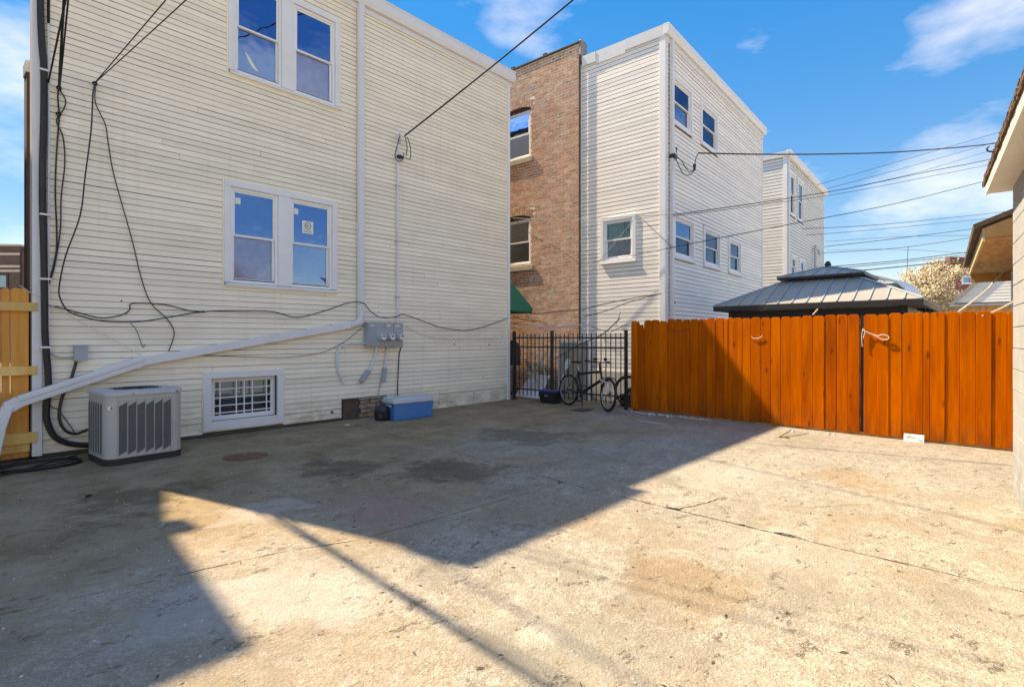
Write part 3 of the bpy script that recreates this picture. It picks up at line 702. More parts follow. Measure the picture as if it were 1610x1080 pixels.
# the brick part: every brick a block of its own on a mortar bed
BO = .05; s0B, s1B = sB, sB+7.2; HB = W2L.at(912, 68, BO)[1]
bwu = [W2L.at(834, 200, BO)[0]]
u_near = W2L.at(834.5, 250, BO)[0]; u_far = u_near+1.02
z_u = (W2L.at(834, 247, BO)[1], W2L.at(834, 172, BO)[1]); z_l = (W2L.at(834, 417, BO)[1], W2L.at(834, 344, BO)[1])
bops = [(u_near, u_far, z_u[0], z_u[1]+.16), (u_near, u_far, z_l[0], z_l[1]+.16)]
zs = sorted({0, HB} | {z for o in bops for z in o[2:4]}); m = MB()
for a, b in zip(zs, zs[1:]):
    for q0, q1 in gaps(s0B, s1B, [(o[0], o[1]) for o in bops if o[2] < (a+b)/2 < o[3]]): m.wbox(W2L, q0, q1, a, b, -.2, BO-.004)
m.obj('brick_wall', 'mortar', H2)
BH, BL = .0735, .216
rest = MB(); cand = []; rb = random.Random(3)
arch = [(o[0]-.04, o[1]+.04, o[3]-.16, o[3]+.13) for o in bops]
for k in range(int(HB/BH)):
    z = k*BH; s = s0B - (BL/2 if k % 2 else 0) + rb.uniform(-.01, .01)
    hdr = (k % 7 == 6)
    while s < s1B:
        l = .105 if hdr else BL
        a, b = max(s, s0B), min(s+l-.016, s1B)
        zz0, zz1 = z+.005, z+BH-.012; mz = (zz0+zz1)/2; ms = (a+b)/2
        if b-a > .04:
            ok = True
            for (c0, c1, d0, d1) in bops:
                if d0-.16 < mz < d1 and c0-.005 < b and a < c1+.005:
                    if a < c0-.03 and b > c0: b = c0-.003
                    elif b > c1+.03 and a < c1: a = c1+.003
                    else: ok = False
            for (c0, c1, d0, d1) in arch:
                if d0 < mz < d1 and c0 < ms < c1: ok = False
            if ok and b-a > .03: cand.append((a, b, zz0, zz1))
        s += l
def vis(c):
    p = W2L.pt((c[0]+c[1])/2, c[2], BO); l = p.x*S_-p.y*C_; f = p.x*C_+p.y*S_
    px = 805+840*l/f; py = 531-840*(p.z-EYE)/f
    return px > 808 and py < 522, f
order = sorted([c for c in cand if vis(c)[0]], key=lambda c: vis(c)[1]+abs(c[2]-2.3)*.35)[:285]; near = set(order)
for c in cand:
    mm = MB() if c in near else rest
    j = rb.gauss(0, .0012); d = [rb.uniform(-.003, .003) for _ in range(4)]
    mm.wbox(W2L, c[0]+d[0], c[1]+d[1], c[2]+d[2]*.7, c[3]+d[3]*.7, BO-.02, BO+max(-.002, j))
    if c in near: mm.obj('brick', 'common_brick', H2)
for (c0, c1, d0, d1) in arch:           # flat-curved arches of bricks on end, two rows
    n = 13
    for row in range(2):
        for i in range(n):
            t = (i+.5)/n; u = c0+(c1-c0)*t; rise = .11*(1-(2*t-1)**2); zz = d0+.035+rise+row*.105; tilt = (t-.5)*.35
            h = .098; w2 = (c1-c0)/n*.5-.005; p = []
            for oo in (BO+.004, BO-.02):
                p.append([W2L.pt(u+dx+dz*tilt, zz+dz, oo) for dx, dz in ((-w2, 0), (w2, 0), (w2, h), (-w2, h))])
            rest.hexa([p[0][0], p[0][1], p[1][1], p[1][0], p[0][3], p[0][2], p[1][2], p[1][3]])
stuff(rest.obj('brick_field', 'common_brick', H2))
for i, (c0, c1, d0, d1) in enumerate(bops):
    win = ring(MB(), W2L, c0+.0, c1, d0, d1-.10, .05, -.10, -.03).obj('window', 'white_trim' if i == 0 else 'stone_sill', H2)
    light_(W2L, c0+.05, c1-.05, d0+.05, d1-.15, win, 'clear_glass', 'clear_glass' if i else 'screen_glass', 'curtain_lav' if i == 0 else 'curtain_grey', 'room_dark')
    m = MB()                          # curved head
    n = 12
    for k in range(n):
        t0, t1 = k/n, (k+1)/n; r0, r1 = .11*(1-(2*t0-1)**2), .11*(1-(2*t1-1)**2)
        m.hexa([W2L.pt(c0+(c1-c0)*t0, d1-.14, -.03), W2L.pt(c0+(c1-c0)*t1, d1-.14, -.03), W2L.pt(c0+(c1-c0)*t1, d1-.14, -.1), W2L.pt(c0+(c1-c0)*t0, d1-.14, -.1),
                W2L.pt(c0+(c1-c0)*t0, d1-.12+r0, -.03), W2L.pt(c0+(c1-c0)*t1, d1-.12+r1, -.03), W2L.pt(c0+(c1-c0)*t1, d1-.12+r1, -.1), W2L.pt(c0+(c1-c0)*t0, d1-.12+r0, -.1)])
    m.obj('window_head', 'rusty_plate', win)
    MB().wbox(W2L, c0-.10, c1+.1, d0-.14, d0-.001, -.08, BO+.07).obj('sill', 'stone_sill', win, .012)
MB().wbox(W2L, s0B-.06, s1B, HB, HB+.05, -.25, BO+.04).obj('parapet_cap', 'roof_tar', H2, .01)
m = MB()
for u in (1.0, 2.1, 3.0, 4.2): m.wbox(W2L, s0B+u, s0B+u+.12, HB+.051, HB+.12, -.2, BO+.02)
m.obj('parapet_cap', 'roof_tar', H2, .02)
MB().wbox(W2L, s0B-.085, s0B-.005, HB-.35, HB+.08, -.2, BO+.02).obj('flashing', 'wire_grey', H2, .02)
MB().tube([W2L.pt(s0B-.035, .6, .075), W2L.pt(s0B-.035, HB-.3, .075)], .026, 8).obj('downpipe', 'rusty_plate', H2)

# ------------------------------------------------------------------ third house, farther along the row
W3o = W2R.pt(W2R.at(1236.5, 300)[0], 0, 0)
W3R = Wall(W3o.x, W3o.y, YW, -90); W3L = Wall(W3o.x, W3o.y, YW+90, 90)
H3 = thing('far_frame_house', 'pale sided house beyond the white house, above the gazebo roof', 'house')
HT3 = W3R.at(1241, 248)[1]; LEN3 = W3R.at(1294.5, 340)[0]
w3 = [rect(W3R, (1240.5, 271), (1249.5, 337)), rect(W3R, (1253, 285), (1262.5, 349)), rect(W3R, (1243, 399), (1251.5, 434)), rect(W3R, (1256.5, 405), (1264.5, 430))]
for i in (0, 1): w3[i][2:] = [6.27, 7.96]
for i in (2, 3): w3[i][2:] = [3.85, 4.76]
core_wall(W3R, 0, LEN3, 0, HT3, [inner(r) for r in w3], H3); core_wall(W3L, .2, 7, 0, HT3, [], H3)
b3 = Wall(*(W3R.pt(.21, 0, -.21)[:2]), YW, 90)
MB().wbox(b3, 0, LEN3-.21, 0, HT3, 0, 14).obj('rear_block', 'dark_core', H3)
MB().wbox(b3, -.24, LEN3-.1, HT3+.001, HT3+.05, -.28, 14).obj('roof', 'roof_tar', H3)
siding(W3R, .11, LEN3-.06, 1.5, HT3-.1, .125, [(r[0]+.01, r[1]-.01, r[2]+.01, r[3]-.01) for r in w3], H3, 'pale_siding', 12, 0, .02, gap=.018)
siding(W3L, .11, 7, 1.5, HT3-.1, .125, [], H3, 'pale_siding', 13, 0, .007, gap=.018)
MB().wbox(W3L, -.03, .11, 0, HT3-.02, -.003, .036).obj('corner_board', 'white_trim', H3); MB().wbox(W3R, .001, .11, 0, HT3-.02, -.003, .034).obj('corner_board', 'white_trim', H3)
MB().wbox(W3R, LEN3-.06, LEN3, 0, HT3-.02, -.2, .03).obj('corner_board', 'white_trim', H3)
MB().wprism(W3R, [(.0, HT3-.10), (.12, HT3-.10), (.17, HT3-.03), (.17, HT3+.15), (.0, HT3+.15)], -.06, LEN3+.25).obj('gutter', 'gutter_white', H3)
MB().wprism(W3L, [(0, HT3-.1), (.08, HT3-.08), (.09, HT3+.12), (-.05, HT3+.15)], -.1, 7).obj('coping', 'gutter_white', H3)
MB().wbox(W3R, .0, .10, 0, HT3-.12, .036, .10).obj('downspout', 'gutter_white', H3)
for r in w3: simple_window(W3R, r, H3, 'clear_glass', 'screen_glass', 'curtain_lav', 'room_dark')
mast = W3R.at(1277, 430)[0]
m = MB(); zt = W3R.at(1277, 392)[1]
P = [W3R.pt(mast, 2.2, .12), W3R.pt(mast, zt-.15, .12), W3R.pt(mast+.1, zt, .12), W3R.pt(mast+.35, zt+.02, .16), W3R.pt(mast+.5, zt-.2, .2)]
m.tube(smoothpath(P, 5), .05, 8); m.obj('service_mast', 'conduit_grey', H3)

# ------------------------------------------------------------------ the house next door on the left (out of the frame, its shadow lies across the yard)
NB = thing('brick_house', 'flat roofed brick house next door on the left, shading the yard', 'house')
nbp = [(-10, 8.66), (-.48, 8.66), (-.27, 10.9), (.05, 12.2), (.2, 26), (-10, 26)]
MB().prism([(x, y, 0) for x, y in nbp], (0, 0, 7.62)).obj('wall', 'far_brick_dark', NB)
MB().prism([(x+.04, y-.04, 7.621) for x, y in nbp], (0, 0, .33)).obj('parapet', 'limestone', NB)
MB().box(-.5, -.10, 10.75, 11.0, 7.952, 8.16).obj('roof_vent', 'far_brick_dark', NB)

# out-of-view garages across the alley, added as sunlit bounce (they show in the window panes)
for i, (x0, x1, h, y, lab, nm) in enumerate(((-19, -9.5, 4.8, -15.5, 'added pale stucco bounce garage across the alley, left of the other two', 'bounce_garage'), (-8.5, 2.5, 5.0, -15.8, 'added pale stucco bounce garage across the alley, between the other two', 'bounce_garage'), (3.6, 16, 4.8, -15.5, 'added pale stucco bounce garage across the alley, right of the other two', 'bounce_garage'))):
    T = thing(nm, lab, 'garage', 'added bounce garages across the alley')
    MB().box(x0, x1, y-7, y, 0, h-.25).obj('wall', 'stucco', T); MB().box(x0-.1, x1+.1, y-7.1, y+.1, h-.249, h).obj('parapet', 'limestone', T)
    MB().box(x0+1.5, x1-1.5, y+.001, y+.05, 0, 2.4).obj('door', 'white_trim', T)

# ------------------------------------------------------------------ orange stained fence and its gate
FW = Wall(9.645, 0, 88.2, 90)
xs_f = [32, 57, 84, 112, 145, 177, 207, 237, 268, 302, 335, 370, 404, 420, 440, 478, 513, 553, 592, 632, 672, 718, 762, 808, 855, 902, 948]
xs_g = [965, 1020, 1068, 1120, 1175, 1205, 1232, 1292, 1352, 1417, 1480, 1543, 1600]
def picket_run(xs, parent, rnd, hz):
    us = [FW.at(980+x/2.556, 600)[0] for x in xs]
    for i, (a, b) in enumerate(zip(us, us[1:])):
        u0, u1 = min(a, b)+.0016, max(a, b)-.0016; wd = u1-u0
        z1 = hz + rnd.uniform(-.012, .012); z0 = .035+rnd.uniform(-.008, .008); e = min(.03, wd*.28); o = rnd.uniform(-.007, .007)
        tl = rnd.uniform(-.004, .004)
        poly = [(u0, z0), (u1, z0), (u1+tl, z1-e), (u1-e*.9+tl, z1), (u0+e*.9+tl, z1), (u0+tl, z1-e)]
        if parent is FEN and i == 1: poly = [(u0, z0), (u1, z0), (u1, z1-.03), (u1-.03, z1-.01), (u1-.05, z1-.09), (u0+.03, z1-.08), (u0, z1-.2)]
        if parent is FEN and i == 4: poly = [(u0, z0), (u1, z0), (u1, z1-.05), (u1-.04, z1-.01), (u0+.02, z1-.03), (u0, z1-.06)]
        m = MB().prism([FW.pt(u, z, o) for u, z in poly], FW.n*(-.018)); p = m.obj('picket', 'orange_stain', parent, .005)
    return us
rf = random.Random(21)
FEN = thing('board_fence', 'orange stained vertical board fence, half in shade', 'fence')
us = picket_run(xs_f, FEN, rf, 1.855)
for z in (.3, .95, 1.6): MB().wbox(FW, us[-1]-.0, us[0], z, z+.085, -.07, -.036).obj('rail', 'orange_stain', FEN)
for u in (us[-1]+.06, (us[0]+us[-1])/2, us[0]-.06): MB().wbox(FW, u-.045, u+.045, -.05, 1.80, -.162, -.071).obj('post', 'orange_stain', FEN)
for i_, (a_, b_) in enumerate(zip(us, us[1:])): MB().wbox(FW, a_-.02, a_+.02, .06, 1.80, -.0335, -.0275).obj('batten', 'ply_brown', FEN)
GAT = thing('board_gate', 'orange stained board gate beside the block garage', 'gate')
ug = picket_run(xs_g, GAT, rf, 1.86)
for z in (.3, 1.6): MB().wbox(FW, ug[-1], ug[0], z, z+.085, -.07, -.036).obj('rail', 'orange_stain', GAT)
for a_ in ug[1:-1]: MB().wbox(FW, a_-.02, a_+.02, .06, 1.80, -.0335, -.0275).obj('batten', 'ply_brown', GAT)
MB().wbox(FW, ug[0]+.005, ug[0]+.05, .02, 1.84, -.10, -.06).obj('hinge_post', 'black_iron', GAT)
# dark kick board under the pickets
MB().wbox(FW, ug[-1], us[8], .0, .05, -.055, -.026).obj('kick_board', 'ply_brown', FEN)

# ------------------------------------------------------------------ new pine fence at the left
WF = Wall(0, 8.865, 0, -90)
PF = thing('pine_fence', 'new yellow pine board fence at the left of the house', 'fence')
x = .835; rp_ = random.Random(5)
edges = [.835, .665, .585, .42, .26, .1, -.06, -.22, -.36]
for a, b in zip(edges, edges[1:]):
    u0, u1, z1 = b+.002, a-.002, 2.10+rp_.uniform(-.015, .015)
    poly = [(u0, .03), (u1, .03), (u1, z1-.03), (u1-.028, z1), (u0+.028, z1), (u0, z1-.03)]
    MB().prism([WF.pt(u, z, 0) for u, z in poly], WF.n*(-.018)).obj('picket', 'new_pine', PF, .003)
for (y0, y1, x1) in ((475, 489, 62), (576, 590, 62), (681, 698, 62)):
    z0, z1 = WF.at(30, y1, .04)[1], WF.at(30, y0, .04)[1]
    MB().wbox(WF, -.4, .905, z0, z1, .0015, .062).obj('rail', 'pine_rail', PF, .003)
MB().wbox(WF, -.4, .84, .10, .255, .0015, .024).obj('rail', 'pine_rail', PF, .003)

# ------------------------------------------------------------------ block garage at the right edge
GA = Wall(7.08, -.08, 4.8, 90)
GAR = thing('block_garage', 'painted concrete block garage with deep eave at the right edge', 'garage')
MB().wbox(GA, -6.4, -.0, 0, 2.95, -5, -.016).obj('wall', 'block_mortar', GAR)
for k in range(15):
    u = 0.0; first = .2 if k % 2 else .4
    z0, z1 = k*.2+.003, min(2.95, k*.2+.197)
    if z1-z0 < .05: continue
    L_ = first
    while u > -3.0:
        MB().wbox(GA, u-L_+.004, u-.003, z0, z1, -.06, random.uniform(-.0015, .0015)).obj('block', 'painted_block', GAR, .004)
        u -= L_; L_ = .4
MB().wbox(GA, -6.4, .16, 2.951, 2.97, -.03, .172).obj('soffit', 'garage_paint', GAR)
MB().wbox(GA, -6.4, .175, 2.94, 3.05, .173, .186).obj('fascia', 'garage_paint', GAR, .003)
MB().wprism(GA, [(.19, 3.051), (.19, 3.062), (-5, 5.0), (-5, 2.98), (.15, 2.975)], -6.4, .17).obj('roof', 'shingle_brown', GAR)
rg = random.Random(9)
for lay in range(5):
    u = .30
    while u > -3.2:
        wd = rg.uniform(.03, .09); o1 = .206 - lay*.004 + rg.uniform(-.006, .005); z = 3.052+lay*.024+rg.uniform(-.004, .004)
        MB().wprism(GA, [(o1, z), (o1, z+.02), (-.3, z+.02+.19), (-.3, z+.19)], u-wd+.001, u).obj('shingle', 'shingle_brown', GAR)
        u -= wd
MB().tube(smoothpath([GA.pt(-.9, 3.09, .18), GA.pt(-.9, 3.10, .235), GA.pt(-.91, 3.125, .25), GA.pt(-.92, 3.14, .235)], 5), .006, 6).obj('hook', 'black_iron', GAR)

# neighbour's garage beyond the fence: open eave of stained plywood
NG = Wall(10.05, .17, 3.5, 90)
NGA = thing('neighbour_garage', 'garage roof with stained plywood eave beyond the fence, right', 'garage')
MB().wbox(NG, .05, 5.6, 0, 2.88, -4, -.66).obj('wall', 'garage_paint', NGA)
MB().wbox(NG, .0, 5.4, 2.885, 2.905, -.9, -.001).obj('soffit', 'ply_brown', NGA)
MB().wbox(NG, -.01, 5.45, 2.86, 3.04, .0, .03).obj('fascia', 'pine_edge', NGA)
MB().prism([NG.pt(-.012, 2.906, -.002), NG.pt(-.012, 3.05, -.002), NG.pt(-.012, 3.42, -.95), NG.pt(-.012, 2.906, -.95)], NG.d*.03).obj('rake_board', 'ply_rust', NGA)
MB().wbox(NG, 5.36, 5.4, 2.70, 2.884, -.65, -.002).obj('end_board', 'ply_brown', NGA)
for k in range(9):
    a = k*.62-.06
    MB().wprism(NG, [(.12, 3.041), (.13, 3.10), (-1.6, 3.80), (-1.6, 3.70)], a, a+.615).obj('roof_strip', 'shingle_brown', NGA)

# ------------------------------------------------------------------ gazebo behind the fence
GZ = thing('gazebo', 'gazebo with two tier grey standing seam metal roof behind orange fence', 'gazebo')
gx0, gx1, gy0, gy1, gz = 11.55, 15.1, 1.0, 4.62, 2.17
cx_, cy_ = (gx0+gx1)/2, (gy0+gy1)/2
def hip(x0, x1, y0, y1, z0, tx, ty, z1, label, seams):
    base = [Vector((x0, y0, z0)), Vector((x0, y1, z0)), Vector((x1, y1, z0)), Vector((x1, y0, z0))]
    top = [Vector((cx_-tx, cy_-ty, z1)), Vector((cx_-tx, cy_+ty, z1)), Vector((cx_+tx, cy_+ty, z1)), Vector((cx_+tx, cy_-ty, z1))]
    for i in range(4):
        a, b, c, d = base[i], base[(i+1) % 4], top[(i+1) % 4], top[i]; n = (b-a).cross(d-a).normalized()
        if n.z < 0: n = -n
        k = seams if i in (0, 2) else seams
        e = (b-a).normalized(); Lb = (b-a).length; l0 = (d-a).dot(e); l1 = (c-a).dot(e); hgt = (d-a) - e*l0
        for j in range(k):       # each pan between two seams
            s0, s1 = Lb*j/k+.004, Lb*(j+1)/k-.004
            def up(s):
                if s < l0: t = s/max(l0, 1e-6)
                elif s > l1: t = (Lb-s)/max(Lb-l1, 1e-6)
                else: t = 1
                return a + e*s + hgt*t
            p = [a+e*s0, a+e*s1, up(s1)]
            for mid in sorted([q for q in (l0, l1) if s0 < q < s1], reverse=True): p.append(up(mid))
            p.append(up(s0))
            m = MB(); q = [x + n*.0 for x in p]; m.prism(q, n*.012)
            m.obj('roof_pan', 'metal_roof', GZ)
            if j: MB().bar(a+e*Lb*j/k+n*.018, up(Lb*j/k)+n*.018, .02, .03, n).obj('roof_seam', 'grey_box', GZ)
        MB().bar(a+n*.02, d+n*.02, .05, .03, n).obj('hip_cap', 'grey_box', GZ)
hip(gx0, gx1, gy0, gy1, gz, .62, .62, 2.745, 'lower', 14)
hip(cx_-.80, cx_+.80, cy_-.80, cy_+.80, 2.80, .02, .02, 3.04, 'upper', 7)
m = MB(); ring_z = (gz-.10, gz-.004)
m.box(gx0-.01, gx0+.05, gy0-.01, gy1+.01, *ring_z); m.box(gx1-.05, gx1+.01, gy0-.01, gy1+.01, *ring_z); m.box(gx0+.051, gx1-.051, gy0-.01, gy0+.05, *ring_z); m.box(gx0+.051, gx1-.051, gy1-.05, gy1+.01, *ring_z)
m.obj('eave', 'dark_frame', GZ)
m = MB(); m.box(cx_-.81, cx_+.81, cy_-.81, cy_+.81, 2.755, 2.795); m.obj('eave', 'dark_frame', GZ)
MB().box(cx_-.58, cx_+.58, cy_-.58, cy_+.58, 2.68, 2.754).obj('vent_collar', 'dark_frame', GZ)
for x in (gx0+.3, gx1-.3):
    for y in (gy0+.3, gy1-.3): MB().box(x-.07, x+.07, y-.07, y+.07, 0, gz-.02).obj('post', 'dark_frame', GZ)
m = MB()
for x in (gx0+.3, gx1-.3): m.box(x-.05, x+.05, gy0+.372, gy1-.372, gz-.25, gz-.11)
for y in (gy0+.3, gy1-.3): m.box(gx0+.372, gx1-.372, y-.05, y+.05, gz-.25, gz-.11)
m.obj('beam', 'dark_frame', GZ)
MB().lathe((cx_, cy_, 3.045), (0, 0, 1), [(.0, -.02), (.05, .0), (.07, .06), (.04, .12), (0, .14)], 10).obj('finial', 'dark_frame', GZ)

# ------------------------------------------------------------------ far things
TH = thing('teal_house', 'small teal sided house with white roof edge behind the gazebo', 'house')
ta, tb = dep(1349, 437, 22), dep(1410, 447, 21)
TW = Wall(ta.x, ta.y, math.degrees(math.atan2(tb.y-ta.y, tb.x-ta.x)), -90)
tl = (Vector((tb.x, tb.y))-Vector((ta.x, ta.y))).length
MB().wbox(TW, 0, tl, 0, 3.66, -2, -.02).obj('rear_block', 'teal_board', TH)
for k in range(10): MB().wprism(TW, [(-.02, 2.3+k*.13), (.012, 2.3+k*.13), (0, 2.435+k*.13), (-.02, 2.435+k*.13)], .02, tl-.06).obj('siding_board', 'teal_board', TH)
MB().wbox(TW, tl-.06, tl, 0, 3.5, -.02, .02).obj('corner_board', 'white_trim', TH)
m = MB(); prof = [(-.25, 4.16), (0, 4.12), (tl*.5, 4.0), (tl, 3.76), (tl+.25, 3.52), (tl+.38, 3.3)]
for (a, za), (b, zb) in zip(prof, prof[1:]):
    m.hexa([TW.pt(a, za-.10, .2), TW.pt(b, zb-.10, .2), TW.pt(b, zb-.10, -2), TW.pt(a, za-.10, -2), TW.pt(a, za, .2), TW.pt(b, zb, .2), TW.pt(b, zb, -2), TW.pt(a, za, -2)])
m.obj('roof', 'white_trim', TH)
MB().prism([TW.pt(-.9, 3.6, .1), TW.pt(.35, 3.6, .1), TW.pt(-.25, 4.1, .1)], TW.n*-.3).obj('dormer', 'ply_brown', TH)

RB = thing('red_brick_building', 'red brick apartment building far behind the blossoming tree', 'building')
def far_wall(parent, mat, p0, p1, f, top0, thick=6, base=0, name='wall'):
    a, b = dep(p0, 500, f), dep(p1, 500, f); W = Wall(a.x, a.y, math.degrees(math.atan2(b.y-a.y, b.x-a.x)), -90)
    l = (Vector((b.x, b.y))-Vector((a.x, a.y))).length; z = EYE+(531-top0)/840*f
    MB().wbox(W, 0, l, base, z, -thick, 0).obj(name, mat, parent); return W, l, z
Wa, la, za = far_wall(RB, 'far_brick_red', 1454, 1475, 52, 421, .6)
MB().wbox(Wa, -.05, la, za, za+.2, -.6, .08).obj('coping', 'limestone', RB)
Wb, lb, zb = far_wall(RB, 'far_brick_red', 1475.2, 1560, 51, 414, .6)
MB().wbox(Wb, -.05, lb*.22, zb, zb+.22, -.6, .08).obj('coping', 'limestone', RB)
MB().wbox(Wb, lb*.22, lb, zb, zb+.6, -.6, .0).obj('parapet', 'far_brick_red', RB)
for u in (.25, .33): MB().wbox(Wb, lb*u, lb*(u+.05), zb+.1, zb+.32, -.02, .03).obj('stone_panel', 'limestone', RB)
for (a, b, c, d) in ((1511, 1527, 434, 447), (1545, 1558, 434, 447)):
    r = rect(Wb, (a, d), (b, c)); win = ring(MB(), Wb, *r, .14, .01, .1).obj('window', 'white_trim', RB)
    MB().wbox(Wb, r[0]+.14, r[1]-.14, r[2]+.14, r[3]-.14, .02, .03).obj('pane', 'film_glass', win)
MB().wbox(Wa, 0, la, za-3.2, za-3.0, .0, .08).obj('band', 'limestone', RB)

GB = thing('gable_shed', 'small grey sided gable above a gutter at the far right', 'building')
q0 = dep(1499, 478, 19); SX = q0.x
SG = Wall(SX, q0.y, -90, -90)          # gable end seen from the yard; s runs towards -Y
gw, gzb = 2.2, q0.z
n = 11
for k in range(n):
    z0 = gzb+.03+k*.105; f = (k+.5)/n
    u0 = .05+1.08*k/n; u1 = gw-u0
    if u1-u0 < .1: break
    MB().wprism(SG, [(0, z0), (.014, z0), (.004, z0+.107), (0, z0+.107)], u0, u1).obj('siding_board', 'pale_siding', GB)
MB().prism([SG.pt(0, gzb-.02, -.01), SG.pt(gw, gzb-.02, -.01), SG.pt(gw/2, gzb+1.25, -.01)], SG.n*-4).obj('roof_block', 'shingle_grey', GB)
MB().bar(SG.pt(-.06, gzb-.03, .04), SG.pt(gw/2, gzb+1.30, .04), .10, .11, SG.n).obj('rake_board', 'wire_grey', GB)
MB().bar(SG.pt(gw+.06, gzb-.03, .04), SG.pt(gw/2, gzb+1.30, .04), .10, .11, SG.n).obj('rake_board', 'wire_grey', GB)
MB().wbox(SG, -.1, gw+.3, gzb-.10, gzb-.021, -.02, .10).obj('gutter', 'wire_grey', GB)
MB().wbox(SG, .1, gw+.2, 0, gzb-.1, -4, -.05).obj('wall', 'ply_brown', GB)

LB = thing('far_brick_building', 'dark brick building with stone bands behind the pine fence', 'building')
Wl, ll, zl = far_wall(LB, 'far_brick_dark', -60, 31, 36, 387)
MB().wbox(Wl, ll+.01, ll+.35, 0, zl-.32, -6, -.1).obj('wing', 'far_brick_dark', LB)
MB().wbox(Wl, -.1, ll+.05, zl, zl+.12, -6, .1).obj('coping', 'limestone', LB)
for d in (.62, 1.45, 1.75): MB().wbox(Wl, -.1, ll+.03, zl-d, zl-d+.16, .0, .06).obj('stone_band', 'limestone', LB)
r = [ll-1.75, ll-.75, zl-2.9, zl-1.85]; win = ring(MB(), Wl, *r, .12, .01, .06).obj('window', 'dark_frame', LB)
MB().wbox(Wl, r[0]+.12, r[1]-.12, r[2]+.12, r[3]-.12, .015, .03).obj('pane', 'teal_board', win)

def tree(name, label, p, crown_c, rx, rz, n, leaf, mat, seed, dens=1):
    T = thing(name, label, 'tree'); rnd = random.Random(seed); base = Vector((crown_c.x, crown_c.y, 0)); m = MB()
    m.tube([base, base+Vector((.05, 0, crown_c.z*.5)), crown_c], [.16, .12, .05], 8)
    tips = []
    for k in range(14):
        a = rnd.uniform(0, 6.28); e = Vector((math.cos(a)*rx*rnd.uniform(.4, .95), math.sin(a)*rx*rnd.uniform(.4, .95), rz*rnd.uniform(-.5, .9)))
        s = base+Vector((0, 0, crown_c.z*rnd.uniform(.45, .8))); t = crown_c+e; tips.append(t)
        m.tube([s, s.lerp(t, .5)+Vector((0, 0, .1)), t], [.06, .04, .012], 5)
    m.obj('trunk', 'bark', T); m = MB()
    cl = [crown_c + Vector((rnd.gauss(0, .45)*rx, rnd.gauss(0, .45)*rx, rnd.gauss(0, .45)*rz)) for _ in range(46)] + tips
    for k in range(n):
        c = rnd.choice(cl) + Vector((rnd.gauss(0, .16)*rx, rnd.gauss(0, .16)*rx, rnd.gauss(0, .13)*rz)); s = leaf*rnd.uniform(.5, 1.4)
        a = Vector((rnd.gauss(0, 1), rnd.gauss(0, 1), rnd.gauss(0, 1))).normalized(); b = a.orthogonal().normalized(); 
        m.add([c-a*s, c+b*s*.7, c+a*s, c-b*s*.7], [(0, 1, 2, 3)])
    m.obj('crown', mat, T)
tree('blossom_tree', 'tree covered in cream white blossom behind the fence', None, dep(1466, 462, 27), 1.3, 1.3, 12000, .05, 'blossom', 4)
tree('bare_blossom_tree', 'thin pale tree left of the blossoming tree, farther away', None, dep(1432, 462, 34), 1.1, 1.1, 900, .045, 'blossom', 6)

# ------------------------------------------------------------------ wires
POLE = Vector((-2.0, -14, 9.6))
UP = thing('utility_pole', 'wooden utility pole in the alley behind the yard', 'utility pole')
MB().lathe((POLE.x, POLE.y, 0), (0, 0, 1), [(.17, 0), (.12, 10.4), (0, 10.4)], 12).obj('pole', 'utility_pole', UP)
MB().box(POLE.x-1.2, POLE.x+1.2, POLE.y-.05, POLE.y+.06, 9.45, 9.57).obj('crossarm', 'utility_pole', UP)
def wire(name, pts, r, mat, label, cat='wire', group=None, n=6):
    return tag(MB().tube(pts, r, n).obj(name, mat), label, cat, group)
def wl(pts, r, mat, label, name='cable', out=.035, k=5, cat='cable', group=None):
    return wire(name, smoothpath([W1.on(px, py, out) for px, py in pts], k), r, mat, label, cat, group)
# line set and cables on the near house
wl([(63.5, -60), (64, 20), (66, 70), (69, 110), (69, 180), (67, 260), (67, 330), (69, 400), (70, 470), (71, 530), (75, 580), (76, 615), (73, 640), (74, 662), (84, 684), (101, 695), (120, 699), (139, 700)], .036, 'black_rubber', 'thick black insulated pipe running down corner to air conditioner', 'insulated_pipe', .07, 5, 'pipe')
wl([(76, -40), (76, 120), (77, 220), (76, 330), (76, 430), (75, 520)], .012, 'conduit_white', 'thin white conduit beside the thick black pipe', 'conduit', .035, 5, 'conduit')
for i, y in enumerate((112, 338, 439, 546)):
    u, z = W1.at(71, y, .07)
    tag(MB().wbox(W1, u-.055, u+.06, z-.012, z+.012, .022, .112).obj('pipe_clamp', 'conduit_white', bevel=.003), ['highest', 'second highest', 'third highest', 'lowest'][i]+' white clamp on the thick black corner pipe', 'clamp', 'clamps on the corner pipe')
wl([(92, 139), (91, 156), (93, 181), (91.5, 205), (88, 258), (87, 311), (89, 357), (88, 399), (76, 449)], .009, 'wire_dark', 'dark cable hanging straight down near the thick pipe')
wl([(93, 140), (103, 158), (100, 172), (89, 190), (99, 216), (101.8, 258), (96, 311), (95, 360), (86, 417), (77, 447)], .0075, 'wire_dark', 'thin looped dark cable next to the straight hanging cable')
wl([(149, 133), (146, 150), (143.3, 205), (134, 276), (126, 339), (103, 403), (93, 452), (95, 470), (107, 489), (130, 498), (163, 505), (215, 506), (259, 500), (320, 490), (378, 488.6), (428, 490), (467, 499), (510, 489), (549, 476), (572, 477), (582, 489), (599, 499), (623, 498), (634, 494.5), (660, 503), (690, 514), (711, 518), (732, 519.4), (754, 516), (778, 508), (799, 500)], .0085, 'wire_dark', 'long dark cable from wire knot across the whole siding', out=.115, k=4)
wl([(150, 137), (149.6, 160), (158, 180), (166, 198), (171.5, 234), (180, 279), (207, 375), (221.5, 435), (237, 476), (263, 502), (274, 524), (265, 552)], .0065, 'wire_dark', 'thin dark cable curling down to the sloping downspout')
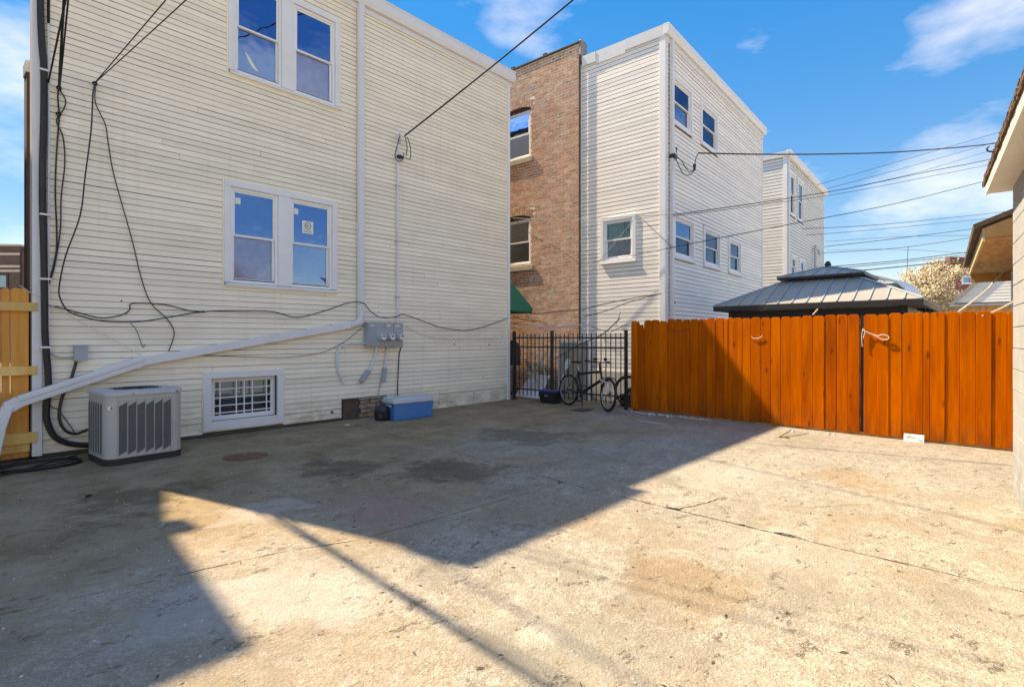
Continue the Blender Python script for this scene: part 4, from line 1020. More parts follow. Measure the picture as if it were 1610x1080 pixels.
wl([(76, 480), (107, 487), (140, 496), (163, 500), (192, 495), (204, 487), (209, 477), (259, 479), (296, 488), (322, 491)], .0075, 'wire_dark', 'short dark cable with a hump above the disconnect box')
wl([(205, 508), (215, 520), (224, 545), (228, 541)], .004, 'wire_dark', 'loose thin wire end above the sloping downspout')
wl([(31, 449), (80, 480), (150, 519), (222, 559)], .004, 'string_white', 'white string tied from the pine fence to the siding', 'string', .05, 3, 'string')
wl([(572, 512), (545, 535), (510, 553), (470, 560), (430, 562), (360, 560), (300, 557)], .0045, 'wire_dark', 'thin sagging wire below the meter box, left')
wl([(636, 512), (655, 523), (690, 533), (740, 535), (775, 533)], .003, 'wire_grey', 'thin grey wire right of the meter box')
for i, (px, py) in enumerate(((92.5, 139), (92, 180), (149, 132))):
    c = W1.on(px, py, .05); rr = .022
    m = MB().tube([c+Vector((math.cos(a)*rr, -.01*math.sin(2*a), math.sin(a)*rr*1.2)) for a in [2*math.pi*k/12 for k in range(12)]], .008, 5, True)
    m.tube([c+Vector((math.cos(a)*rr*.6, .012, math.sin(a)*rr*.8)) for a in [2*math.pi*k/10 for k in range(10)]], .007, 5, True)
    tag(m.obj('wire_knot', 'wire_dark'), ['upper wire clamp of the two near the corner', 'lower wire clamp of the two near the corner', 'wire clamp where two overhead wires meet the siding'][i], 'wire clamp')
K1, K2 = W1.on(92.5, 137, .05), W1.on(149, 131, .05)
over = 'service wires to the near house'
wire('service_wire', sagwire(K1, Vector((-1.2, -14, 9.4)), .1), .013, 'wire_dark', 'dark service wire rising from the upper clamp near the corner', 'wire', over)
wire('service_wire', sagwire(K1+Vector((.01, 0, .01)), Vector((-.9, -14, 9.5)), .25), .009, 'wire_dark', 'thinner service wire rising from the upper clamp near the corner', 'wire', over)
wire('service_wire', sagwire(W1.on(76, 130, .05), Vector((.2, -14, 9.5)), .3), .010, 'wire_dark', 'service wire crossing the corner cables from the white conduit', 'wire', over)
wire('service_wire', sagwire(K2, Vector((5.4, -14, 8.6)), .25), .0065, 'wire_dark', 'right hand wire of the pair rising from the middle clamp', 'wire', over)
wire('service_wire', sagwire(K2, Vector((4.2, -14, 8.4)), .1), .0065, 'wire_dark', 'left hand wire of the pair rising from the middle clamp', 'wire', over)
wire('service_wire', sagwire((.88, 8.75, 7.6), POLE, .5), .015, 'wire_dark', 'thick service wire from the roof corner of the near house', 'wire', over)
wire('service_wire', sagwire((1.0, 8.7, 5.4), Vector((-1.6, -14, 9.5)), .1), .016, 'wire_dark', 'thick twisted service wire beside the corner cables', 'wire', over)
wire('service_wire', sagwire((5.1, 8.7, 7.7), Vector((-1.3, -14, 9.5)), .4), .014, 'wire_dark', 'service wire from the gutter above the downspout', 'wire', over)
A = W1.on(636, 214, .12); d = dep(882, 0, 9.0)-A
wire('service_drop', sagwire(A, A+d*3.2, .2), .016, 'wire_dark', 'thick service drop crossing the sky to the meter conduit', 'wire', over)

# electric service: conduit, weatherhead, meter bank
u_c = W1.at(625, 400, .045)[0]
SC = thing('service_conduit', 'grey conduit with weatherhead running down the siding to the meters', 'conduit')
MB().tube([W1.pt(u_c, 1.79, .047), W1.pt(u_c, 5.28, .047)], .021, 10).obj('pipe', 'conduit_white', SC)
MB().tube([W1.pt(u_c+.02, 5.32, .09), W1.pt(u_c+.02, 5.52, .09)], .022, 8).obj('insulator_bracket', 'conduit_grey', SC)
m = MB()
for q in ([(628, 215), (624, 232), (621, 245), (626, 254), (634, 250), (635, 240)], [(637, 215), (640, 230), (639, 245)], [(640, 216), (645, 230), (645, 250), (637, 248)]):
    m.tube(smoothpath([W1.on(px, py, .12) for px, py in q], 5), .008, 6)
m.obj('drip_loop', 'wire_dark', SC)
MB().lathe(W1.on(629, 247, .1), (1, 0, .1), [(0, -.07), (.035, -.06), (.045, 0), (.03, .06), (0, .07)], 10).obj('weatherhead', 'black_plastic', SC)
for z in (2.3, 3.4, 4.5): MB().wbox(W1, u_c-.045, u_c+.045, z-.012, z+.012, .022, .071).obj('strap', 'conduit_grey', SC)

MT = thing('meter_bank', 'grey three gang electric meter bank on the siding', 'electric meter')
m0, m1, mz0, mz1 = W1.at(579, 505, .17)[0], W1.at(634, 505, .17)[0], W1.at(600, 545, .17)[1], W1.at(600, 507, .17)[1]
wd = (m1-m0)
div = [0, .455, .72, 1.0]
for i in range(3):
    a, b = m0+wd*div[i]+(.002 if i else 0), m0+wd*div[i+1]-.002
    MB().wbox(W1, a, b, mz0, mz1, .022, .17+(.004 if i == 0 else 0)).obj('cabinet', 'grey_box' if i == 0 else 'grey_box_pale', MT, .006)
    if i == 0: MB().wbox(W1, a+.01, a+(b-a)*.52, mz0+.012, mz1-.014, .175, .179).obj('cover', 'grey_box', MT, .003)
    cu_ = a+(b-a)*(.76 if i == 0 else .52); c = W1.pt(cu_, mz0+(mz1-mz0)*.40, .17)
    mt = MB().lathe(c, W1.n, [(.0, .0), (.078, .0), (.078, .035), (.070, .045), (.066, .10), (.058, .112), (0, .114)], 24).obj('meter', 'conduit_grey', MT)
    MB().lathe(c, W1.n, [(.0, .1145), (.052, .1145), (.052, .1165), (0, .117)], 20).obj('dial_face', 'paper', mt)
    m = MB(); cc = c + W1.n*.1185
    m.add([cc + W1.d*x + Vector((0, 0, z)) for x, z in ((-.03, .012), (.03, .012), (.022, .03), (0, .038), (-.022, .03))], [(0, 1, 2, 3, 4)])
    for k in range(4): m.add([cc+W1.d*x+Vector((0, 0, z)) for x, z in ((-.034+k*.017, -.012), (-.022+k*.017, -.012), (-.022+k*.017, 0), (-.034+k*.017, 0))], [(0, 1, 2, 3)])
    m.obj('dial_print', 'ink', mt)
    p = MB().wbox(W1, a+(b-a)*(.10 if i == 0 else .12), a+(b-a)*(.36 if i == 0 else .58), mz1-.075, mz1-.045, .174+(.006 if i == 0 else 0), .1765+(.006 if i == 0 else 0)).obj('rating_label', 'paper', MT)
    m = MB()
    for k in range(2): m.wbox(W1, a+(b-a)*.14, a+(b-a)*.34, mz1-.07+k*.012, mz1-.066+k*.012, .177+(.006 if i == 0 else 0), .178+(.006 if i == 0 else 0))
    m.obj('label_print', 'wire_grey', p)
    MB().wbox(W1, cu_-.012, cu_+.012, mz0+.012, mz0+.05, .172, .182).obj('hasp', 'steel', MT)
wl([(576, 539), (560, 539.5), (548, 540), (536, 545), (530, 558), (531, 578), (536, 594), (540, 603)], .023, 'conduit_white', 'bent grey conduit leaving the left side of the meter bank', 'conduit', .05, 5, 'conduit')
def drop(pts, b0, b1, label, wdt):
    T = thing('conduit_drop', label, 'conduit')
    MB().tube(smoothpath([W1.on(px, py, .05) for px, py in pts], 5), .022, 8).obj('pipe', 'conduit_white', T)
    a, b = W1.on(*b0, .055), W1.on(*b1, .055)
    MB().bar(a, b, .075, wdt, W1.n).obj('fitting_box', 'grey_box_pale', T, .015)
    q = (b-a)*.12; MB().bar(a+q+W1.n*.04, b-q+W1.n*.04, .05, .008, W1.n).obj('cover', 'grey_box_pale', T, .003)
    return T
drop([(592, 545), (591, 555), (587, 568), (580, 583)], (580, 582), (567, 601), 'left slanting conduit with oval box under the meter bank', .085)
T = drop([(610, 544), (608, 556), (606, 570), (604.5, 580)], (605, 578), (602, 601), 'right conduit with oval box under the meter bank', .095)
MB().tube(smoothpath([W1.on(px, py, .045) for px, py in ((599, 600), (596, 615), (595, 626), (602, 630), (610, 631))], 4), .010, 8).obj('tail', 'conduit_grey', T)
wl([(631, 545), (628, 556), (627, 570), (625.5, 600), (625, 622)], .010, 'black_rubber', 'straight black cable from the meter bank down to the cooler')

DB = thing('disconnect_box', 'small grey disconnect box on siding above the air conditioner', 'electric box')
d0, d1, e0, e1 = W1.at(117, 560, .1)[0], W1.at(138, 560, .1)[0], W1.at(125, 567, .1)[1], W1.at(125, 543, .1)[1]
MB().wbox(W1, d0, d1, e0, e1, .022, .10).obj('box', 'grey_box', DB, .005); MB().wbox(W1, d0-.005, d1+.005, e1-.015, e1+.006, .02, .112).obj('lid', 'grey_box_pale', DB, .003)
wl([(120, 568), (111, 598), (98, 624), (93, 655), (101, 675), (118, 682), (138, 675)], .018, 'brown_rubber', 'dark flexible whip looping from disconnect box to air conditioner', 'flexible_conduit', .06, 6, 'conduit')
wl([(76, 549), (81, 556), (90, 561), (103, 562), (115, 561)], .010, 'conduit_grey', 'short grey conduit from corner pipe to disconnect box', 'conduit', .04, 5, 'conduit')
wl([(68, 610), (80, 638), (90, 643), (100, 655), (112, 672), (118, 681)], .005, 'black_rubber', 'thin black control wire between the two pipes')
# little things left on the siding: nail heads, old anchors, a chip
for i, (px, py, r) in enumerate(((714, 541, .02), (769, 542, .018), (723, 547, .01), (790, 530, .012), (755, 548, .008), (760, 593, .010), (595, 491, .010), (522, 648, .03), (191, 473, .012), (318, 587, .009))):
    c = W1.on(px, py, .012)
    m = MB().lathe(c, W1.n, [(r, -.004), (r*.9, .006), (r*.4, .012), (0, .013)], 7)
    tag(m.obj('siding_anchor', 'rusty_plate'), ['dark anchor left of the pair on the siding above the cooler', 'dark anchor right of the pair on the siding above the cooler', 'tiny dark nail below the left anchor right of the meters', 'small dark nail high by the right corner board', 'tiny nail between the two anchors right of the meters', 'small nail low on the siding near the right corner', 'dark nail above the meter bank', 'dark dent in the siding left of the rusty plate', 'dark nail above the short humped cable', 'tiny nail above the basement window'][i], 'anchor', 'old anchors on the siding')

# overhead wires right of the houses
def sw(pts, r, mat, label, group='overhead utility wires at the right'):
    r *= .72; P = [dep(*p) for p in pts]; return wire('utility_wire', smoothpath(P, 8) if len(P) > 2 else sagwire(P[0], P[1], .05), r, mat, label, 'wire', group)
sw([(1098, 241, 12.2), (1205, 243, 13), (1330, 242, 14), (1430, 238, 15), (1570, 225, 16.5), (1720, 200, 18)], .022, 'wire_dark', 'thick twisted service drop to the white house rear wall')
sw([(1058, 338, 11.9), (1200, 318, 13.5), (1330, 297, 15), (1460, 270, 16.5), (1560, 250, 18), (1700, 215, 20)], .014, 'wire_dark', 'upper of two wires rising right from the white house corner')
sw([(1060, 340, 11.95), (1200, 322, 13.5), (1330, 303, 15), (1460, 278, 16.5), (1560, 258, 18), (1700, 224, 20)], .009, 'wire_dark', 'lower of two wires rising right from the white house corner')
sw([(1048, 391, 11.9), (1220, 357, 14), (1400, 322, 16), (1560, 282, 18), (1700, 245, 20)], .014, 'wire_dark', 'wire crossing low in front of the white house windows')
for i, (a, b, c, r) in enumerate((((1285, 291, 22), (1420, 252, 24), (1600, 200, 27), .012), ((1300, 297, 22), (1430, 262, 24), (1600, 214, 27), .012), ((1300, 303, 23), (1440, 272, 25), (1600, 224, 27), .012),
        ((1262, 360, 20), (1400, 352, 22), (1600, 331, 26), .014), ((1268, 370, 20), (1400, 359, 22), (1600, 339, 26), .012), ((1296, 388, 24), (1420, 374, 26), (1600, 351, 29), .018), ((1292, 398, 24), (1430, 388, 26), (1600, 362, 29), .016),
        ((1298, 380, 26), (1430, 372, 28), (1600, 370, 30), .012), ((1310, 419, 24), (1430, 408, 26), (1600, 386, 29), .024), ((1315, 422, 24), (1430, 411, 26), (1600, 391, 29), .020), ((1325, 428, 23), (1440, 417, 25), (1600, 400, 28), .03), ((1330, 447, 30), (1440, 441, 30), (1500, 438, 30), .010), ((1300, 394, 28), (1400, 392, 28), (1520, 398, 28), .010))):
    sw([a, b, c], r, 'wire_dark', ['topmost', 'second', 'third', 'fourth', 'fifth', 'sixth', 'seventh', 'eighth', 'ninth', 'tenth', 'eleventh', 'lowest', 'twelfth'][i]+' thin overhead utility wire from the top, right of the houses')
sw([(1428, 388, 24), (1427, 405, 24), (1426, 425, 24), (1421, 452, 24)], .014, 'wire_dark', 'thin wire hanging straight down from the overhead wires')
# wires in front of the white house side and the brick
def hw(pts, r, mat, label, out=.5):
    return wire('house_wire', smoothpath([W2L.on(px, py, out) for px, py in pts], 6), r, mat, label, 'wire', 'wires strung across the side of the white house')
hw([(806, 343), (880, 346), (950, 343), (1005, 340), (1056, 337)], .007, 'wire_grey', 'level grey wire across brick wall and small curtained window')
hw([(808, 344), (840, 372), (880, 392), (912, 413), (950, 408), (1000, 401), (1052, 390)], .007, 'wire_dark', 'dark wire sagging under the small curtained window')
hw([(1004, 339), (1030, 364), (1056, 388)], .006, 'wire_dark', 'slanting wire right of the small curtained window', .2)
hw([(1001, 340), (975, 372), (945, 408), (918, 440)], .006, 'wire_grey', 'slanting grey wire crossing the small curtained window', .2)
hw([(806, 491), (850, 493), (880, 489), (912, 487), (950, 478), (1000, 468), (1040, 462)], .010, 'wire_dark', 'dark cable low across brick and white siding')
hw([(806, 498), (830, 504), (850, 505)], .009, 'wire_dark', 'short dark cable end on the brick wall')
hw([(806, 509), (860, 515), (912, 511), (930, 511)], .014, 'string_white', 'pale cable along the brick wall above the iron fence')
hw([(918, 498), (955, 488), (990, 475), (1038, 462)], .009, 'wire_dark', 'dark cable slanting up over the white siding')
# service head on the white house rear corner
SH = thing('service_entrance', 'black service head with drip loops on the white house corner', 'electric fitting')
m = MB(); u, z = W2R.at(1060, 245, .12); m.wbox(W2R, u-.06, u+.10, z-.06, z+.04, .03, .16); m.obj('head', 'black_plastic', SH, .012)
m = MB()
for q in ([(1061, 246), (1067, 260), (1075, 274), (1085, 275), (1091, 268), (1092, 262)], [(1064, 246), (1073, 255), (1078, 264), (1085, 271), (1091, 266)], [(1092, 262), (1094, 250), (1098, 241)]):
    m.tube(smoothpath([W2R.on(px, py, .2) for px, py in q], 5), .010, 6)
m.obj('drip_loop', 'wire_dark', SH)
MB().lathe(W2R.on(1092, 263, .2), (0, 0, 1), [(0, -.09), (.025, -.08), (.04, .06), (.02, .08), (0, .08)], 10).obj('splice_cover', 'black_plastic', SH)
MB().lathe(W2R.on(1063.5, 233.5, .14), (0, 0, 1), [(0, -.10), (.012, -.10), (.012, -.02), (.022, 0), (.012, .025), (0, .03)], 8).obj('insulator', 'black_plastic', SH)
hb = W2R.on(1058, 476, .06)
tag(MB().lathe(hb, W2R.n, [(.02, 0), (.03, .03), (.018, .06), (0, .065)], 10).obj('hose_bib', 'black_plastic'), 'black fitting low on the white house corner', 'fitting')

# ------------------------------------------------------------------ air conditioner
def rrect(x0, x1, y0, y1, r, k=5):
    p = []
    for cx, cy, a0 in ((x1-r, y1-r, 0), (x0+r, y1-r, 90), (x0+r, y0+r, 180), (x1-r, y0+r, 270)):
        p += [(cx+r*math.cos(R(a0+90*i/k)), cy+r*math.sin(R(a0+90*i/k))) for i in range(k+1)]
    return p
AC = thing('air_conditioner', 'grey outdoor air conditioner unit with louvred mesh panels by the wall', 'air conditioner')
AC.location = (1.76, 8.07, 0); AC.rotation_euler = (0, 0, R(4))
ax0, ax1, ay0, ay1, ah = -.41, .41, -.40, .38, .86
def acp(m, *a, **k): return m.obj(*a, parent=AC, **k)
m = MB(); m.prism([(x, y, .004) for x, y in rrect(ax0-.005, ax1+.005, ay0-.005, ay1+.005, .13)], (0, 0, .075)); acp(m, 'base_pan', 'ac_base', smooth=True)
m = MB(); m.prism([(x, y, .0795) for x, y in rrect(ax0, ax1, ay0, ay1, .12)], (0, 0, ah-.125)); acp(m, 'body', 'ac_paint', smooth=True)
lid = MB(); pr = [(0, ah-.045), (.012, ah-.045), (.012, ah-.012), (0, ah)]
outer = rrect(ax0-.014, ax1+.014, ay0-.014, ay1+.014, .13, 6); nO = len(outer)
ri = .30; cxa, cya = 0, -.01
ang = [math.atan2(y-cya, x-cxa) for x, y in outer]
inn = [(cxa+ri*math.cos(a), cya+ri*math.sin(a)) for a in ang]
v_ = [(x, y, ah-.045) for x, y in outer]+[(x, y, ah-.01) for x, y in outer]+[(x*.985, y*.985, ah) for x, y in outer]+[(x, y, ah+.012) for x, y in inn]+[(x, y, ah-.05) for x, y in inn]+[(x, y, ah-.045) for x, y in [(q[0]*.97, q[1]*.97) for q in outer]]
f_ = []
for j in range(4):
    for i in range(nO): k = (i+1) % nO; f_.append((j*nO+i, j*nO+k, (j+1)*nO+k, (j+1)*nO+i))
lid.add(v_, f_); lo = acp(lid, 'lid', 'ac_lid', smooth=True)
m = MB(); m.lathe((cxa, cya, 0), (0, 0, 1), [(0, ah-.07), (ri+.01, ah-.07)], 32); acp(m, 'fan_well', 'ac_dark')
m = MB()
for rr in (.05, .09, .13, .17, .21, .25, .285): m.tube([(cxa+rr*math.cos(a), cya+rr*math.sin(a), ah+.02-.25*(rr-.05)**2) for a in [2*math.pi*k/32 for k in range(32)]], .003, 4, True)
for k in range(8): a = math.pi*k/4; m.tube([(cxa+.03*math.cos(a), cya+.03*math.sin(a), ah+.02), (cxa+.305*math.cos(a), cya+.305*math.sin(a), ah+.004)], .004, 4)
acp(m, 'fan_guard', 'black_iron')
for k in range(4):
    a = math.pi*k/2+.4; q = Vector((math.cos(a), math.sin(a), 0)); p = Vector((-q.y, q.x, 0)); c = Vector((cxa, cya, ah-.055))
    acp(MB().add([c+q*.03-p*.02, c+q*.27-p*.08+Vector((0, 0, -.02)), c+q*.27+p*.08+Vector((0, 0, .02)), c+q*.03+p*.02], [(0, 1, 2, 3)]), 'fan_blade', 'ac_dark')
def louvre(p0, dvec, nrm, w_, zlo, zhi, sl):
    """a slanted mesh panel sunk between two posts"""
    p0, dvec, nrm = Vector(p0), Vector(dvec), Vector(nrm); o = nrm*.003
    pts = [p0+o+Vector((0, 0, zlo)), p0+dvec*w_+o+Vector((0, 0, zlo+sl)), p0+dvec*w_+o+Vector((0, 0, zhi)), p0+o+Vector((0, 0, zhi-sl))]
    acp(MB().prism(pts, nrm*.002), 'mesh_panel', 'diamond_mesh')
for i in range(6): louvre((ax0+.135+i*.0925-.004, ay0, 0), (1, 0, 0), (0, -1, 0), .077, .115, .735, .045)
for i in range(6): louvre((ax0, ay1-.12-i*.095, 0), (0, -1, 0), (-1, 0, 0), .045, .115, .735, .03)
for i in range(7): acp(MB().box(ax0+.1185+i*.0925, ax0+.1255+i*.0925, ay0-.012, ay0-.0005, .09, .76), 'rib', 'ac_paint', bevel=.003)
acp(MB().box(ax0+.115, ax0+.69, ay0-.008, ay0-.0005, .762, .785), 'rib', 'ac_paint'); acp(MB().box(ax0+.115, ax0+.69, ay0-.008, ay0-.0005, .082, .10), 'rib', 'ac_paint')
q = Vector((ax0+.045, ay0+.035, 0))
lab = MB().hexa([(ax0+.026, ay0+.028, .655), (ax0+.076, ay0+.006, .655), (ax0+.078, ay0+.01, .655), (ax0+.028, ay0+.032, .655), (ax0+.026, ay0+.028, .70), (ax0+.076, ay0+.006, .70), (ax0+.078, ay0+.01, .70), (ax0+.028, ay0+.032, .70)])
lab = acp(lab, 'warning_label', 'paper')
MB().hexa([(ax0+.055, ay0+.0145, .66), (ax0+.072, ay0+.007, .66), (ax0+.074, ay0+.01, .66), (ax0+.057, ay0+.018, .66), (ax0+.055, ay0+.0145, .695), (ax0+.072, ay0+.007, .695), (ax0+.074, ay0+.01, .695), (ax0+.057, ay0+.018, .695)]).obj('label_print', 'red_ink', lab)
for x in (-.14, .33): acp(MB().lathe((x, ay0-.014, ah-.03), (0, -1, 0), [(.009, 0), (.007, .004), (0, .005)], 8), 'screw', 'black_iron')

# ------------------------------------------------------------------ cooler, black jug
CO = thing('cooler', 'blue picnic cooler with pale lid against the siding', 'cooler')
CO.location = (6.10, 8.22, 0); CO.rotation_euler = (0, 0, R(-3))
def taper(x0, x1, y0, y1, z0, z1, r, tp, n=5):
    a = rrect(x0+tp, x1-tp, y0+tp, y1-tp, r); b = rrect(x0, x1, y0, y1, r); N = len(a); m = MB()
    m.add([(x, y, z0) for x, y in a]+[(x, y, z1) for x, y in b], [tuple(range(N-1, -1, -1)), tuple(range(N, 2*N))]+[(i, (i+1) % N, (i+1) % N+N, i+N) for i in range(N)]); m.smooth = True; return m
taper(-.44, .44, -.21, .21, .0, .30, .05, .025).obj('body', 'cooler_blue', CO, .012)
taper(-.455, .455, -.225, .225, .302, .375, .055, .0).obj('lid', 'cooler_white', CO, .014)
taper(-.43, .43, -.20, .20, .376, .40, .05, -.018).obj('lid_panel', 'cooler_white', CO, .01)
MB().tube(smoothpath([(-.445, -.12, .25), (-.475, -.09, .27), (-.475, .09, .27), (-.445, .12, .25)], 4), .012, 6).obj('handle', 'cooler_white', CO)
MB().box(-.452, -.438, -.16, -.06, .255, .29).obj('latch', 'black_plastic', CO, .003)
MB().lathe((.30, -.207, .05), (0, -1, 0), [(.018, -.01), (.018, .01), (0, .011)], 10).obj('drain_plug', 'cooler_blue', CO)
m = MB(); c = gnd(607, 662)+Vector((0, .13, 0))
rj = random.Random(2); N = 16; prof = [(.0, .0), (.115, .004), (.135, .05), (.13, .12), (.14, .18), (.125, .24), (.09, .28), (.035, .30), (.03, .33), (0, .335)]
m.lathe(c, (0, 0, 1), prof, N)
m.v = [tuple(Vector(v)+Vector((rj.gauss(0, .008), rj.gauss(0, .008), rj.gauss(0, .004) if v[2] > .02 else 0))) for v in m.v]
BJ = tag(m.obj('trash_bag', 'black_plastic'), 'crumpled black plastic bag beside the blue cooler', 'bag'); s_ = BJ.modifiers.new('s', 'SUBSURF'); s_.levels = 1; s_.render_levels = 2
tag(MB().lathe(gnd(546, 668)+Vector((0, 0, 0)), (0, 0, 1), [(.05, 0), (.04, .012), (0, .014)], 9).obj('mortar_lump', 'crumble'), 'pale lump of mortar at the foot of the wall', 'rubble')

# ------------------------------------------------------------------ manhole cover, hose coil, small litter
c = gnd(386, 719)
MC = thing('manhole_cover', 'rusty round manhole cover set in the concrete', 'manhole cover')
MB().lathe(c, (0, 0, 1), [(0, .007), (.235, .007), (.24, .002), (.262, .002)], 40).obj('cover', 'rust_cover', MC)
MB().lathe(c, (0, 0, 1), [(.263, .001), (.264, .011), (.285, .010), (.33, .0005)], 40).obj('collar', 'old_concrete', MC)
MB().box(c.x+.02, c.x+.07, c.y+.12, c.y+.145, .0075, .012).obj('lift_slot', 'wire_grey', MC)
P = []
rh = random.Random(8)
for i in range(100):
    a = i/100*2*math.pi*3.1; rr = .30+.05*math.sin(i*.11)+rh.uniform(-.004, .004)
    P.append(Vector((.86+.05*math.sin(i*.07)+rr*1.25*math.cos(a), 8.26+.05*math.cos(i*.05)+rr*.78*math.sin(a), .012+.014*int(a/6.283))))
P += [Vector((.5, 7.95, .012)), Vector((.2, 7.85, .012)), Vector((-.4, 7.8, .012))]
tag(MB().tube(smoothpath(P, 2), .010, 6).obj('hose', 'black_rubber'), 'coiled black hose on the concrete by the pine fence', 'hose')
tag(MB().lathe(gnd(139, 781)+Vector((0, 0, .012)), (1, .4, 0), [(0, -.03), (.012, -.024), (.014, .01), (.006, .03), (0, .032)], 7).obj('litter_scrap', 'black_plastic'), 'small black scrap lying on the shaded concrete', 'litter')

# ------------------------------------------------------------------ iron fence with gate
IW = Wall(9.80, 5.72, 93.2, 90)
L1 = 3.06
IF = thing('iron_fence', 'black iron picket fence between the near house and orange fence', 'fence')
up = W_ = IW.at(868, 600)[0]
for u in (.04, up, L1-.02): MB().wbox(IW, u-.03, u+.03, .0, 1.66, -.03, .03).obj('post', 'black_iron', IF, .004)
for z in (.27, 1.28, 1.50):
    MB().wbox(IW, .071, up-.031, z-.016, z+.016, -.014, .014).obj('rail', 'black_iron', IF); MB().wbox(IW, up+.031, L1-.051, z-.016, z+.016, -.014, .014).obj('rail', 'black_iron', IF)
u = .16
while u < L1-.06:
    if abs(u-up) > .05: MB().wbox(IW, u-.008, u+.008, .12, 1.60, -.008, .008).obj('picket', 'black_iron', IF)
    u += .118

# ------------------------------------------------------------------ things stored behind and against it
p0, p1, p2, p3 = gnd(809, 622), gnd(848, 627), None, None
tag(MB().prism([p0, p1, Vector((10.62, 8.43, .53)), Vector((10.60, 9.02, .53))], (.02, 0, .02)).obj('white_board', 'white_panel'), 'white board leaning behind the iron fence', 'board')
CH = thing('folding_frame', 'cream folding lattice chair frame behind the iron fence', 'frame')
b0 = Vector((10.30, 8.35, 0)); ex = Vector((-.25, .85, 0)).normalized(); ez = Vector((.2, .05, 1)).normalized()
def fp(a, z): return b0+ex*a+ez*z
for a, b in (((-.05, .35), (.28, 1.28)), ((.20, .25), (.52, 1.18)), ((.0, 1.25), (.45, .45)), ((.52, .65), (.1, .32)), ((-.08, 1.28), (-.02, .7)), ((.1, .5), (.42, .75)), ((.05, .8), (.3, .98)), ((.2, .45), (.5, .66))):
    MB().bar(fp(*a), fp(*b), .035, .035, ex).obj('slat', 'lattice_cream', CH)
DF = thing('door_panel', 'grey door in a white frame propped behind the iron fence', 'door')
dW = Wall(*(gnd(879, 626)+Vector((.12, .05, 0)))[:2], 92.5, 90)
MB().wbox(dW, -.0, .04, .0, 1.42, -.02, .03).obj('frame', 'white_trim', DF); MB().wbox(dW, -.86, -.82, .0, 1.42, -.02, .03).obj('frame', 'white_trim', DF); MB().wbox(dW, -.82, .0, 1.38, 1.42, -.02, .029).obj('frame', 'white_trim', DF)
MB().wbox(dW, -.819, -.001, .02, 1.379, -.018, .0).obj('leaf', 'stone_sill', DF)
tag(MB().lathe(dep(806.5, 557, 13.9)+Vector((0, 0, -.3)), (0, 0, 1), [(0, 0), (.20, .02), (.21, .4), (.15, .58), (.06, .66), (0, .67)], 14).obj('hanging_coat', 'black_plastic'), 'dark coat hanging in the gangway by the house corner', 'coat')
a, b = gnd(873, 630)+Vector((-.05, 0, .0)), W_; top = dep(896, 561, 12.15)
PD = thing('paddle', 'white shovel leaning on the iron fence behind the bicycle', 'shovel')
MB().tube([a+Vector((0, 0, .02)), a.lerp(top, .72)], .016, 8).obj('shaft', 'white_panel', PD)
ax_ = (top-a).normalized(); s_ = Vector((.1, .9, 0)).normalized(); s_ = (s_-ax_*s_.dot(ax_)).normalized(); nn = ax_.cross(s_); c0 = a.lerp(top, .71)
bl = [(0, .018), (.06, .05), (.16, .072), (.24, .06), (.27, .02)]
m = MB(); m.prism([c0+ax_*h*1.15+s_*w_ for h, w_ in bl]+[c0+ax_*h*1.15-s_*w_ for h, w_ in reversed(bl)], nn*.014); m.obj('blade', 'white_panel', PD, .004)

TB = thing('storage_tote', 'black plastic tote with blue lid beside the bicycle', 'storage box')
TB.location = gnd(862, 634.5)+Vector((.13, .03, 0)); TB.rotation_euler = (0, 0, R(92))
taper(-.24, .24, -.17, .17, 0, .27, .03, .035).obj('body', 'black_plastic', TB, .006)
taper(-.255, .255, -.185, .185, .272, .31, .035, .0).obj('lid', 'blue_plastic', TB, .006)
for k in range(3): MB().box(-.04+k*.035, -.012+k*.035, .171, .173, .17, .20).obj('print', 'wire_grey', TB)

